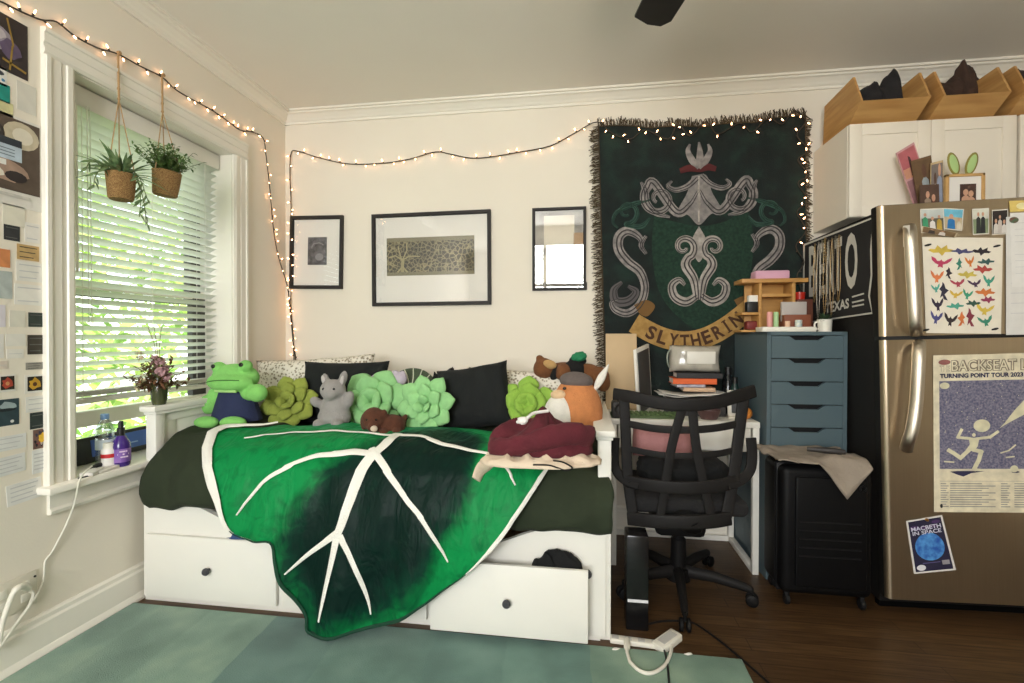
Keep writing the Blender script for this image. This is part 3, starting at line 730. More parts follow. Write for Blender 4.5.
A = [Vector((max(p.x, XW+.012), p.y, p.z)) for p in A]+[onx(278, 255, XW+.012), ony(287, 285, YB-.012), ony(290, 310, YB-.012), ony(293, 340, YB-.012), ony(296, 362, YB-.012)]
lights('string_lights', 'warm string lights running above the window into the room corner', A, .052, Vector((1, 0, 0)), 4)
B = [ony(px, py, YB-.014) for px, py in ((294, 360), (293, 335), (291, 310), (291, 288))]+[ony(px, py, YB-.034) for px, py in ((291, 270), (291, 245), (291, 222))]+[ony(px, py, YB-.014) for px, py in ((291, 200), (290, 175), (291, 154), (297, 151), (320, 158), (350, 164), (385, 163), (410, 159), (435, 152), (450, 154), (470, 158), (490, 157), (520, 152), (550, 146), (575, 133))]
B += [ony(px, py, YB-.05) for px, py in ((597, 122), (612, 133), (630, 139), (645, 130), (668, 139), (678, 124), (690, 136), (706, 122), (718, 134), (740, 123), (752, 132), (768, 118), (782, 124), (794, 111), (806, 121), (797, 135), (808, 150), (798, 160), (809, 175), (798, 183), (808, 200), (797, 212), (806, 230), (796, 246), (804, 262), (797, 276), (801, 290), (795, 298))]
lights('string_lights', 'warm string lights running along the back wall and around the tapestry', B, .062, Vector((0, -1, 0)), 9)

# ---------------- hanging planters
JUTE = mat('jute_twine', (172, 140, 98), .9, bump=.4, bs=200); 
def basket_nodes(n, l, b, tc):
    wv = n.new('ShaderNodeTexWave'); wv.bands_direction = 'Z'; wv.inputs['Scale'].default_value = 58; wv.inputs['Distortion'].default_value = 6; wv.inputs['Detail Scale'].default_value = 5; l.new(tc.outputs['Object'], wv.inputs[0])
    r = ramp(n, [(0, (120, 84, 44)), (.5, (176, 132, 78)), (1, (204, 164, 106))]); l.new(wv.outputs[0], r.inputs[0]); l.new(r.outputs[0], b.inputs['Base Color'])
    bp = n.new('ShaderNodeBump'); bp.inputs['Strength'].default_value = .8; bp.inputs['Distance'].default_value = .006; l.new(wv.outputs[0], bp.inputs['Height']); l.new(bp.outputs[0], b.inputs['Normal'])
BASK = node_mat('seagrass_weave', .85, basket_nodes)
LG = mat('variegated_leaf', (74, 104, 62), .5, var=.3, vs=30, col2=(128, 150, 104)); LD = mat('fine_dark_leaf', (84, 112, 56), .55, var=.35, vs=25); STEM = mat('stem_green', (92, 104, 58), .7)
def leafblade(g, p, d, up, L, W, bend=.3):
    d = Vector(d).normalized(); s = d.cross(Vector(up)); s = s.normalized() if s.length > 1e-4 else Vector((1, 0, 0)); u = s.cross(d)
    A = []; n = 5
    for i in range(n+1):
        t = i/n; c = Vector(p)+d*L*t-u*bend*L*t*t; wd = W*math.sin(PI*min(.97, t*.9+.08))
        A.append((g.v(c+s*wd/2+u*wd*.12), g.v(c), g.v(c-s*wd/2+u*wd*.12)))
    for a, b in zip(A, A[1:]): g.f([a[0], a[1], b[1], b[0]]); g.f([a[1], a[2], b[2], b[1]])
def planter(px, top_y, bot_y, hook, label, kind, tilt):
    xw = XW+.10
    c = onx(px, bot_y, xw); k = scl(c); H = (bot_y-top_y)*k*.92; rt = 12.2*k
    t = thing('hanging_planter', label, 'planter', c, (0, tilt, 0))
    g = G(); g.lathe([(0, 0), (rt*.78, 0), (rt*.86, H*.06), (rt*.95, H*.5), (rt, H*.9), (rt*1.02, H), (rt*.94, H), (rt*.9, H*.86), (0, H*.84)], 28)
    for q in g.bm.verts: q.co *= 1+.025*nz(q.co.x*30, q.co.y*30, q.co.z*30)
    g.build('basket', BASK, t)
    g = G(); g.lathe([(0, H*.86), (rt*.92, H*.85)], 16); g.build('soil', mat('soil', (52, 38, 28), .95), t)
    hk = hook-c; hk = Euler((0, -tilt, 0)).to_matrix() @ hk
    kn = Vector((hk.x*.72, hk.y*.72, H+(hk.z-H)*.62)); kn2 = kn.lerp(hk, .22)
    g = G()
    for a in (0.4, 2.5, 4.6): g.tube([Vector((rt*math.cos(a), rt*math.sin(a), H*.9)), Vector((rt*.98*math.cos(a), rt*.98*math.sin(a), H*1.02)), kn], .0022, 6)
    g.tube([kn, kn2, hk], .0045, 7); g.ell(kn, (.006, .006, .009), sub=2); g.ell(kn2, (.006, .006, .01), sub=2); g.lathe([(0, 0), (.008, 0), (.008, .012), (0, .012)], 10, hk, Matrix.Rotation(PI/2, 4, 'Y'))
    g.build('rope_hanger', JUTE, t)
    r = random.Random(px)
    g = G(); gs = G()
    if kind == 'trail':
        for i in range(64):
            a = r.uniform(0, 2*PI); e = r.uniform(.3, 1.4); p = Vector((rt*.5*math.cos(a)*r.random(), rt*.5*math.sin(a)*r.random(), H*.85))
            d = Vector((math.cos(a)*math.cos(e), math.sin(a)*math.cos(e), math.sin(e)))
            leafblade(g, p+d*r.uniform(0, .03), d, (0, 0, 1), r.uniform(.075, .125), r.uniform(.012, .019), r.uniform(.2, .7))
        for sx, pts in ((-1, [(0, 0, 1), (-.2, .6, 1.25), (-.2, 1.4, 1.1), (-.3, 2.0, .6), (-.1, 2.3, .15)]), (-1, [(0, 0, 1), (0, .8, 1.2), (0, 1.6, 1.0), (0, 2.5, 1.1), (0, 3.0, .7)]), (1, [(0, 0, 1), (.1, .7, 1.15), (.1, 1.3, .8), (.1, 1.5, .2), (.1, 1.35, -.5)]), (1, [(0, 0, 1), (.3, .6, 1.2), (.4, 1.2, .95), (.5, 1.6, .4), (.5, 1.9, .1)]), (1, [(0, 0, 1), (.8, .3, 1.1), (1.1, .5, .5), (1.2, .8, -.2), (1.2, .9, -.9)])):
            pp = smoothpath([Vector((q[0]*rt+.01, sx*q[1]*rt, q[2]*H)) for q in pts], 5); gs.tube(pp, .0016, 5)
            for i in range(5, len(pp), 2):
                tg = (pp[i]-pp[i-1]).normalized(); side = Vector((r.uniform(-.3, .3), r.choice((-1, 1))*.7, r.uniform(-.9, .2)))
                leafblade(g, pp[i], tg*.5+side, (1, 0, .3), r.uniform(.035, .05), .010, .2)
    else:
        for i in range(150):
            a = r.uniform(0, 2*PI); e = r.uniform(.55, 1.55); L = r.uniform(.07, .15)
            d = Vector((math.cos(a)*math.cos(e), math.sin(a)*math.cos(e), math.sin(e)))
            p0 = Vector((rt*.6*math.cos(a)*r.random(), rt*.6*math.sin(a)*r.random(), H*.84)); p1 = p0+d*L+Vector((0, 0, -.02 if e < .5 else 0)); gs.tube([p0, p0.lerp(p1, .5)+Vector((0, 0, .008)), p1], .0009, 4)
            for j in range(7):
                q = p0.lerp(p1, .35+.65*j/6); dd = Vector((r.uniform(-1, 1), r.uniform(-1, 1), r.uniform(-.3, .9))); leafblade(g, q, dd, (0, 0, 1), r.uniform(.013, .022), .011, .2)
    g.build('leaves', LG if kind == 'trail' else LD, t, angle=180); gs.build('stems', STEM, t)
planter(121, 172, 200, onx(118, 53, XW+.014), 'hanging seagrass basket with long trailing variegated leaves', 'trail', R(0))
planter(165, 170, 196, onx(162, 75, XW+.014), 'hanging seagrass basket with a bushy fine leaved plant', 'bush', R(6))

# ---------------- dried flower bouquet on the bed arm
p = ony(150, 401, 1.975); t = thing('dried_bouquet', 'dried flower bouquet standing on the left bed arm by the window', 'flowers', (BX0+.035, 1.975, .884)); t.scale = (1.25, 1.25, 1.5)
g = G(); g.lathe([(0, 0), (.02, 0), (.026, .02), (.028, .06), (.02, .09), (.022, .1)], 14); g.build('small_vase', mat('dark_glass', (66, 70, 44), .25), t)
r = random.Random(5); fol = G(); bro = G(); pin = G(); crm = G(); stm = G()
for i in range(80):
    a = r.uniform(0, 2*PI); e = r.uniform(.1, 1.45); L = r.uniform(.05, .14)
    d = Vector((math.cos(a)*math.cos(e), math.sin(a)*math.cos(e), math.sin(e))); p0 = Vector((0, 0, .05)); p1 = p0+Vector((d.x*L*.75, d.y*L*.75, d.z*L*.8)); stm.tube([p0, p0.lerp(p1, .6)+Vector((0, 0, .01)), p1], .0012, 4)
    gg = r.choice((fol, fol, bro, bro, bro)) 
    for j in range(8): leafblade(gg, p0.lerp(p1, .4+.6*j/7), (r.uniform(-1, 1), r.uniform(-1, 1), r.uniform(-.4, 1)), (0, 0, 1), r.uniform(.014, .028), .011, .3)
for c, s_, gg, n in (((.045, -.035, .12), .026, pin, 60), ((.05, -.02, .095), .02, pin, 40), ((.03, -.05, .14), .018, pin, 30), ((-.02, -.06, .155), .016, crm, 26), ((-.04, -.05, .06), .014, crm, 22), ((.0, -.065, .09), .013, crm, 20), ((-.05, -.02, .12), .013, crm, 20)):
    for j in range(n):
        d = Vector((r.gauss(0, 1), r.gauss(0, 1), r.gauss(0, 1))).normalized(); leafblade(gg, Vector(c)+d*s_*.35, d, (0, 0, 1) if abs(d.z) < .9 else (1, 0, 0), s_*.8, s_*.5, .2)
for x in (-.01, .0, .012): stm.tube([(0, 0, .1), (x, -.01, .19), (x*2.5, -.02, .24)], .0014, 4)
fol.build('dry_leaves', mat('olive_dry', (98, 92, 50), .8, var=.3), t); bro.build('brown_sprigs', mat('brown_dry', (112, 74, 48), .8, var=.3), t); stm.build('stems', mat('straw_stem', (118, 102, 62), .8), t)
pin.build('pink_blooms', mat('dusty_pink', (196, 156, 160), .8, var=.12), t); crm.build('cream_blooms', mat('cream_bloom', (222, 208, 172), .8), t)

# ================================================================== pictures on the back wall
FRAME = mat('black_wood_frame', (30, 25, 22), .65, var=.1)
def picture(name, label, c0, c1, fw, mats, tilt=0., rollz=0., gloss=.05, art=None):
    a, b = ony(*c0, YB-.012), ony(*c1, YB-.012); W, H = b.x-a.x, a.z-b.z
    t = thing(name, label, 'picture', ((a.x+b.x)/2, YB-.004, (a.z+b.z)/2), (tilt, rollz, 0))
    g = G()
    SEC = [(0, 0), (0, -.022), (fw*.8, -.022), (fw, -.014), (fw, 0)]
    co = [(-W/2, -H/2, 1, 1), (W/2, -H/2, -1, 1), (W/2, H/2, -1, -1), (-W/2, H/2, 1, -1)]
    rings = [[g.v((x+sx*u, d, z+sz*u)) for u, d in SEC] for x, z, sx, sz in co]
    for i in range(4):
        A_, B_ = rings[i], rings[(i+1) % 4]
        for k in range(len(SEC)): g.f([A_[k], A_[(k+1) % len(SEC)], B_[(k+1) % len(SEC)], B_[k]])
    g.build('frame', FRAME, t, smooth=False)
    g = G(); g.box((0, -.004, 0), (W-fw*1.2, .002, H-fw*1.2)); g.build('mat_board', mats[0], t, smooth=False)
    art(t, W, H)
    g = G(); g.box((0, -.0125, 0), (W-fw*1.6, .0015, H-fw*1.6)); g.build('glass', pane_mat('frame_glass_%s' % gloss, gloss), t, smooth=False)
    return t
MATB = mat('mat_white', (232, 228, 220), .8, var=.01)
def swirl_nodes(n, l, b, tc):
    v = n.new('ShaderNodeTexVoronoi'); v.feature = 'DISTANCE_TO_EDGE'; v.inputs['Scale'].default_value = 38; l.new(tc.outputs['Object'], v.inputs[0])
    r1 = ramp(n, [(.0, (164, 156, 128)), (.06, (132, 124, 94)), (.14, (66, 62, 48)), (.4, (46, 44, 38))]); l.new(v.outputs[0], r1.inputs[0])
    tx = n.new('ShaderNodeTexNoise'); tx.inputs['Scale'].default_value = 9; l.new(tc.outputs['Object'], tx.inputs[0])
    r2 = ramp(n, [(.35, (150, 150, 140)), (.65, (255, 250, 230))]); l.new(tx.outputs[0], r2.inputs[0])
    l.new(mix(n, l, r1.outputs[0], r2.outputs[0], .8, 'MULTIPLY'), b.inputs['Base Color'])
def art_big(t, W, H):
    g = G(); g.box((-.005, -.006, .02), (W*.74, .002, H*.41)); o = g.build('print', mat('olive_print', (120, 114, 88), .7), t, smooth=False)
    g = G(); g.box((-.005, -.0075, .018), (W*.735, .0012, H*.33)); g.build('print_field', node_mat('olive_thicket', .7, swirl_nodes), o, smooth=False)
    g = G(); x0 = -W*.24; zb = -H*.135
    for pts, w_ in (([(0, 0), (.0, .05), (.004, .09)], .02), ([(0, .08), (-.05, .11), (-.09, .10)], .008), ([(0, .08), (.05, .105), (.12, .1)], .008), ([(0, .06), (-.02, .13), (-.03, .17)], .008), ([(.0, .08), (.03, .14), (.03, .19)], .008), ([(-.035, 0), (0, .035), (.035, 0)], .012)):
        for i in range(len(pts)-1):
            a = Vector((x0+pts[i][0], 0, zb+pts[i][1])); b = Vector((x0+pts[i+1][0], 0, zb+pts[i+1][1])); g.tube([a+Vector((0, -.009, 0)), b+Vector((0, -.009, 0))], w_/2, 6, flat=.12)
    g.build('print_tree', mat('print_gold', (158, 148, 108), .7), o)
picture('framed_print', 'large landscape black frame with an olive tree print and wide white mat', (372.5, 214.5), (491, 305), .024, [MATB], rollz=R(-.4), gloss=.06, art=art_big)
def art_small(t, W, H):
    g = G(); g.box((.004, -.006, .01), (W*.36, .002, H*.38)); o = g.build('print', mat('grey_etching', (62, 60, 64), .7, vs=30, col2=(110, 108, 112)), t, smooth=False)
    g = G(); g.tube([(-.04, -.0075, .03), (-.02, -.0075, .06), (.02, -.0075, .065), (.05, -.0075, .05)], .004, 5, flat=.2); g.ell((.02, -.0072, -.03), (.03, .001, .025)); g.build('etching_marks', mat('etch_light', (140, 138, 140), .7), o)
picture('framed_etching', 'small portrait black frame with a dark grey etching near the room corner', (290.5, 217), (343, 288.5), .024, [MATB], rollz=R(1), gloss=.04, art=art_small)
def art_dark(t, W, H):
    g = G(); g.box((0, -.006, 0), (W*.84, .002, H*.88)); o = g.build('print', mat('grey_print', (128, 126, 122), .6, vs=12, col2=(168, 164, 156)), t, smooth=False)
    g = G(); g.box((.125, -.0075, -.05), (.07, .001, .30)); g.build('reflected_brown_side', mat('reflection_brown', (164, 120, 70), .6), o, smooth=False)  # brown side of the window's reflection, painted onto the picture
    g = G(); g.box((.0, -.0075, .11), (.19, .001, .20)); g.box((.0, -.0075, -.12), (.19, .001, .17)); g.build('reflected_panes', mat('reflection_pale', (226, 218, 200), .6), o, smooth=False)  # two stacked window panes reflected in the glass, painted in as pale boxes
    g = G(); g.box((.045, -.0078, -.232), (.26, .001, .05)); g.build('dark_strip', mat('print_dark', (58, 54, 50), .6), o, smooth=False)
picture('framed_poster', 'portrait dark framed glossy print beside the tapestry', (532.5, 209), (586, 290), .018, [mat('mat_grey', (150, 148, 144), .7)], tilt=R(2.2), gloss=.13, art=art_dark)

# ================================================================== tapestry
TY = YB-.012
def tap(px, py, off=0.):
    e = .010*math.sin((px-600)*.055+1)*ss(115, 330, py)+.006*nz(px*.02, py*.008, 4)
    return ony(px, py, TY-.008-e-off)
def lerp2(a, b, t): return a[0]+(b[0]-a[0])*t, a[1]+(b[1]-a[1])*t
def tapuv(u, v):                                  # cloth corners in the photograph, drooping a little along the top
    x, y = lerp2(lerp2((598, 126), (606, 420), v), lerp2((806, 115), (808, 420), v), u)
    return x, y+(6*math.sin(PI*u)-2*abs(math.sin(4*PI*u)))*(1-v)
g = G()
F3 = lambda u, v, o: tap(*tapuv(u, v), o)
g.grid(lambda u, v: F3(u, v, 0), 90, 90)
def tap_nodes(n, l, b, tc):
    v = n.new('ShaderNodeTexNoise'); v.inputs['Scale'].default_value = 9; v.inputs['Detail'].default_value = 6; l.new(tc.outputs['Object'], v.inputs[0])
    r = ramp(n, [(.3, (17, 22, 22)), (.5, (20, 30, 28)), (.7, (26, 46, 38))]); l.new(v.outputs[0], r.inputs[0]); l.new(r.outputs[0], b.inputs['Base Color'])
    t3 = n.new('ShaderNodeTexNoise'); t3.inputs['Scale'].default_value = 180; l.new(tc.outputs['Object'], t3.inputs[0])
    bp = n.new('ShaderNodeBump'); bp.inputs['Strength'].default_value = .5; bp.inputs['Distance'].default_value = .004; l.new(t3.outputs[0], bp.inputs['Height']); l.new(bp.outputs[0], b.inputs['Normal'])
tp = g.build('wall_tapestry', node_mat('dark_woven_green', .95, tap_nodes), angle=180)
tag(tp, 'large dark green woven tapestry with silver scrollwork and a gold ribbon', 'tapestry')
fr = G(); r = random.Random(8)
def strand(x, y, dx, dy):
    a = tap(x, y, .003+.004*r.random()); b = tap(x+dx*.5+r.uniform(-1, 1), y+dy*.5+r.uniform(-1, 1), .008+.006*r.random()); c = tap(x+dx+r.uniform(-2, 2), y+dy+r.uniform(-2, 2), .004+.008*r.random()); fr.tube([a, b, c], .0022, 4)
for i in range(330):
    u = i/329; x, y = tapuv(u, 0); strand(x, y+1, r.uniform(-1.5, 1.5), -r.uniform(5, 8.5))
for i in range(420):
    v = i/419; x, y = tapuv(0, v); strand(x+1, y, -r.uniform(6, 10.5), r.uniform(0, 4)); x, y = tapuv(1, v); strand(x-1, y, r.uniform(3, 6.5), r.uniform(0, 4))
fr = fr.build('fringe', mat('brown_fringe', (78, 66, 48), .95, var=.3), tp); fr['kind'] = 'stuff'
SIL = mat('silver_thread', (150, 143, 138), .9, vs=30, col2=(108, 104, 102)); SIL2 = mat('pale_silver_thread', (172, 164, 156), .9, vs=30, col2=(134, 128, 122)); TEAL = mat('teal_thread', (52, 84, 72), .9, vs=30, col2=(32, 56, 50))
SHG = mat('shield_green_thread', (18, 40, 31), .95, vs=60, col2=(30, 58, 43)); GOLD = mat('gold_thread', (150, 116, 62), .9, vs=25, col2=(176, 140, 80)); BRN = mat('brown_thread', (72, 46, 30), .95)
def tf(p, off=0): return tap(p.x, p.y, off)
def flat(pts, name, m, off=.002):
    """closed woven area given by outline pixels"""
    P = [Vector((p.x, p.y)) for p in smoothpath([(a, b, 0) for a, b in pts+[pts[0]]], 6)][:-1]; n = len(P)
    x0, x1, y0, y1 = min(p.x for p in P), max(p.x for p in P), min(p.y for p in P), max(p.y for p in P); Q = list(P)
    for i in range(int((x1-x0)/4)+1):
        for j in range(int((y1-y0)/4)+1):
            p = Vector((x0+i*4, y0+j*4))
            if inpoly(p, P) and min(segdist(p, P[k], P[(k+1) % n]) for k in range(n)) > 1.5: Q.append(p)
    r_ = delaunay_2d_cdt(Q, [(i, (i+1) % n) for i in range(n)], [list(range(n))], 1, 1e-5)
    g = G(); V = [g.v(tf(p, off)) for p in r_[0]]
    for f in r_[2]: g.f([V[i] for i in f])
    return g.build(name, m, tp, angle=180)
def band(pts, ws, name, m, off=.003, k=7):
    q3 = smoothpath([(x, y, w_) for (x, y), w_ in zip(pts, ws)], k); g = G()
    ribbon(g, [Vector((q.x, q.y)) for q in q3], [max(.4, q.z) for q in q3], tf, off); o = g.build(name, m, tp, angle=180)
    if 'scroll' in name or name == 'ornament':       # darker stitched lines along the scroll
        g = G()
        for sd in (-.30, .12):
            L = []
            for i, q in enumerate(q3):
                t = (q3[min(i+1, len(q3)-1)]-q3[max(i-1, 0)]); n = Vector((-t.y, t.x)).normalized(); L.append(Vector((q.x, q.y))+n*sd*q.z)
            ribbon(g, L, [.13*q.z+.15 for q in q3], tf, off*1.6+.0012)
        g.build('stitch_line', LINE if m is not TEAL else SHG, o, angle=180)
    return o
def spiral(cx, cy, r0, r1, a0, turns, n=18): return [(cx+(r0+(r1-r0)*i/n)*math.cos(a0+turns*2*PI*i/n), cy+(r0+(r1-r0)*i/n)*math.sin(a0+turns*2*PI*i/n)) for i in range(n+1)]
flat([(654, 216), (676, 222), (700, 226), (724, 222), (748, 212), (753, 250), (747, 285), (730, 312), (702, 330), (675, 314), (658, 288), (652, 250)], 'shield', SHG)
LINE = mat('outline_thread', (58, 55, 55), .95)
MX = 699.
mir = lambda pts: [(2*MX-x, y-2) for x, y in pts]
sc1 = spiral(659, 199, 4, 17, 2.2, 1.35)+[(676, 212), (690, 205), (698, 192)]; w1 = [3+i*.33 for i in range(19)]+[9, 7, 4]
sc2 = [(641, 182), (645, 190), (647, 203), (656, 213), (670, 217)]
for f in (lambda p: p, mir):
    band(f(sc1), w1, 'scroll', SIL); band(f(sc2), [2, 6, 7, 6, 2], 'scroll', SIL); band(f([(697, 178), (688, 186), (676, 190), (668, 186), (672, 181)]), [7, 6, 5, 4, 2], 'scroll', SIL)
    te = spiral(627, 212, 3, 12, 1.0, 1.1)+[(630, 226), (642, 226), (650, 218)]; band(f(te), [2.5+i*.15 for i in range(19)]+[5, 5, 2], 'teal_scroll', TEAL)
    band(f([(650, 200), (634, 204), (617, 212), (613, 222), (618, 228)]), [2, 5, 4, 3, 2], 'teal_scroll', TEAL)
    band(f([(642, 250), (640, 238), (628, 231), (619, 237), (619, 250), (628, 262), (640, 272), (645, 288), (640, 304), (628, 313), (616, 310), (612, 303), (618, 300)]), [3, 6, 9, 10, 10, 10, 9, 8, 8, 8, 7, 5, 3], 'side_scroll', SIL)
    band(f([(622, 282), (614, 290), (616, 301), (628, 301), (636, 292), (628, 286)]), [3, 7, 9, 9, 7, 3], 'side_scroll', mat('grey_thread', (88, 84, 84), .9))
    band(f([(646, 236), (641, 245), (646, 254)]), [3, 5, 3], 'side_scroll', SIL)
flat([(692, 176), (706, 175), (712, 192), (722, 211), (711, 214), (699, 225), (688, 215), (677, 213), (687, 193)], 'crest', mat('crest_thread', (112, 108, 106), .9, vs=40, col2=(136, 130, 126)), .0045)
band([(699, 176), (699, 198), (699, 222)], [2, 3, 2], 'crest_rib', SIL2, .006)
band([(680, 171), (690, 168), (700, 169), (708, 167), (716, 169)], [5, 7, 6, 7, 5], 'red_wreath', mat('red_thread', (84, 34, 34), .95), .006)
for sx in (-1, 0, 1): band([(699, 168), (699+sx*7, 160), (699+sx*11, 151), (699+sx*9, 144)] if sx else [(699, 168), (700, 156), (699, 142)], [6, 7, 5, 2] if sx else [6, 7, 2], 'plume', SIL, .007)
# plain scrolled ornament on the shield
for f in (lambda p: p, lambda p: [(2*MX-x, y) for x, y in p]):
    band(f(spiral(684, 247, 2.5, 12, 0.3, 1.15)+[(686, 266), (694, 280), (697, 300)]), [3+i*.3 for i in range(19)]+[10, 9, 6], 'ornament', SIL2, .005)
    band(f([(697, 296), (686, 302), (675, 297), (672, 286), (679, 280), (685, 285)]), [7, 9, 9, 8, 6, 3], 'ornament', SIL2, .0055)
flat([(699, 226), (706, 240), (704, 254), (699, 262), (694, 254), (692, 240)], 'ornament', SIL2, .0055)
# gold ribbon with its word
def arc(t): return 634+t*(752-634), 317+26*math.sin(PI*(t*.92+.06))-13*t*t+1
RB = [arc(i/16) for i in range(17)]
band(RB, [20]*17, 'gold_ribbon', GOLD, .008, 3)
flat([(634, 305), (646, 300), (655, 306), (648, 316), (640, 314)], 'ribbon_fold', mat('dark_gold_thread', (112, 82, 42), .9), .007); flat([(734, 300), (744, 296), (756, 298), (752, 312), (742, 312)], 'ribbon_fold', mat('dark_gold_thread', (112, 82, 42), .9), .007)
g = G(); wd = 'SLYTHERIN'; wds = [1, 1, 1, 1, 1, .95, 1.05, .55, 1.15]; tot = sum(wds); acc = 0
for ch, wv in zip(wd, wds):
    t0 = .10+.82*(acc+.5*wv)/tot; acc += wv; cx, cy = arc(t0); ax_, ay_ = arc(t0+.02); an = math.atan2(ay_-cy, ax_-cx); hw_ = 4.6*wv
    def w3(a, b, cx=cx, cy=cy, an=an): return tap(cx+a*math.cos(an)+b*math.sin(an), cy+a*math.sin(an)-b*math.cos(an), .0165)
    if ch == 'I':
        for x0, x1, y0, y1 in ((-1.1, 1.1, -6.8, 6.8), (-2.4, 2.4, -6.8, -5.6), (-2.4, 2.4, 5.6, 6.8)): g.face([w3(x0, y0), w3(x1, y0), w3(x1, y1), w3(x0, y1)])
    else: put_text(g, ch, w3, -hw_, -6.8, hw_, 6.8, bold=.03)
g.build('lettering', BRN, tp, smooth=False)

# ================================================================== soft things on the bed
DZ = .728                                           # top of the duvet
def plushmat(name, c, **k): return mat(name, c, .95, var=k.pop('var', .07), vs=30, bump=.5, bs=170, sheen=.25, **k)
def pillow_bm(W, H, T, seed, wr=.012, pinch=.07, n=26):
    g = G()
    def P(u, v, sgn):
        a, b = 2*u-1, 2*v-1
        x = W/2*a*(1-pinch*(1-b*b)); z = H/2*b*(1-pinch*(1-a*a))+H/2
        t = T/2*math.sqrt(max(0, (1-a**4)*(1-b**4)))
        e = wr*nz(x*9+seed, z*9, sgn*3)*min(1, t/(T*.2))+wr*.6*nz(x*22, z*7+seed, sgn)*min(1, t/(T*.2))
        return (x+.006*nz(z*8, seed, 1), sgn*(t+e), z+.006*nz(x*8, seed, 4))
    g.grid(lambda u, v: P(u, v, -1), n, n); g.grid(lambda u, v: P(u, v, 1), n, n)
    bmesh.ops.remove_doubles(g.bm, verts=g.bm.verts[:], dist=.0045); return g
def pillow(name, label, cat, loc, W, H, T, m, tilt, ry=0, rz=0, seed=0, wr=.012):
    return tag(pillow_bm(W, H, T, seed, wr).build(name, m, loc=loc, rot=(tilt, ry, rz), angle=180), label, cat)
def floral_nodes(n, l, b, tc):
    v = n.new('ShaderNodeTexVoronoi'); v.inputs['Scale'].default_value = 58; v.inputs['Randomness'].default_value = 1; l.new(tc.outputs['Object'], v.inputs[0])
    t = n.new('ShaderNodeTexNoise'); t.inputs['Scale'].default_value = 40; l.new(tc.outputs['Object'], t.inputs[0])
    ad = n.new('ShaderNodeMath'); ad.operation = 'MULTIPLY_ADD'; ad.inputs[1].default_value = .5; l.new(t.outputs[0], ad.inputs[0]); l.new(v.outputs[0], ad.inputs[2])
    r = ramp(n, [(.0, (92, 92, 70)), (.56, (150, 138, 116)), (.68, (222, 216, 200)), (1, (230, 224, 210))]); l.new(ad.outputs[0], r.inputs[0]); l.new(r.outputs[0], b.inputs['Base Color'])
FLORAL = node_mat('floral_cotton', .9, floral_nodes)
# back row of pillows
p0, p1 = ony(252, 372, 2.70), ony(384, 358, 2.70)
pillow('bed_pillow', 'white pillow with small grey floral print behind the left black pillow', 'pillow', ((p0.x+p1.x)/2, 2.64, DZ-.01), .78, p1.z-DZ+.02, .16, FLORAL, R(-12), R(-3.5), 0, 1)
p0, p1 = ony(470, 368, 2.70), ony(603, 388, 2.70)
pillow('bed_pillow', 'white pillow with small grey floral print under the brown bear', 'pillow', ((p0.x+p1.x)/2, 2.64, DZ-.01), .80, p0.z-DZ+.01, .16, FLORAL, R(-12), R(2), 0, 2)
BLKV = mat('black_velvet', (12, 17, 16), .9, var=.15, vs=12, bump=.3, bs=40, sheen=.1)
p0, p1 = ony(308, 366, 2.55), ony(388, 432, 2.55)
pillow('throw_pillow', 'large black pillow behind the grey plush animal', 'pillow', (ony(344, 400, 2.55).x, 2.50, DZ-.01), .52, p0.z-DZ+.05, .15, BLKV, R(-15), R(-1), 0, 3)
p = ony(482, 405, 2.45)
pillow('throw_pillow', 'tilted black velvet pillow between the mint and lime cushions', 'pillow', (p.x-.01, 2.42, DZ-.005), .385, .345, .15, BLKV, R(-16), R(-9), R(4), 4, .016)
p = ony(452, 372, 2.62)
g = G(); g.ell((0, 0, .10), (.07, .05, .15), sub=4, nz=.35, nf=2.5, seed=3); g.ell((-.05, -.01, .09), (.05, .04, .13), (0, R(-18), 0), sub=3, nz=.3, seed=5)
tag(remesh(g.build('black_cloth_bundle', BLACKCLOTH, loc=(p.x, 2.60, p.z-.225)), .008, 3), 'peaked bundle of black cloth behind the tilted black pillow', 'cloth')
# dark round cushion with pale curved lines
c = ony(409, 392, 2.58); t = thing('round_cushion', 'round dark green cushion with pale curved lines behind the mint cushions', 'cushion', (c.x, 2.58, DZ), (R(-14), 0, 0))
g = G(); g.ell((0, 0, .15), (.16, .06, .155), sub=4); g.build('cushion_body', mat('grey_green_plush', (70, 82, 62), .95, bump=.4, bs=150), t)
g = G()
for k in range(8):
    pts = []
    for i in range(12):
        f = i/11; a = R(20+k*20)+.5*f; rr = .152*f; x, z = rr*math.cos(a)*1.03, rr*math.sin(a)
        pts.append((x, -.06*math.sqrt(max(0, 1-(x/.16)**2-(z/.155)**2))-.001, .15+z))
    g.tube(pts, .0032, 5)
g.build('pale_line', mat('pale_line', (206, 208, 186), .9), t)

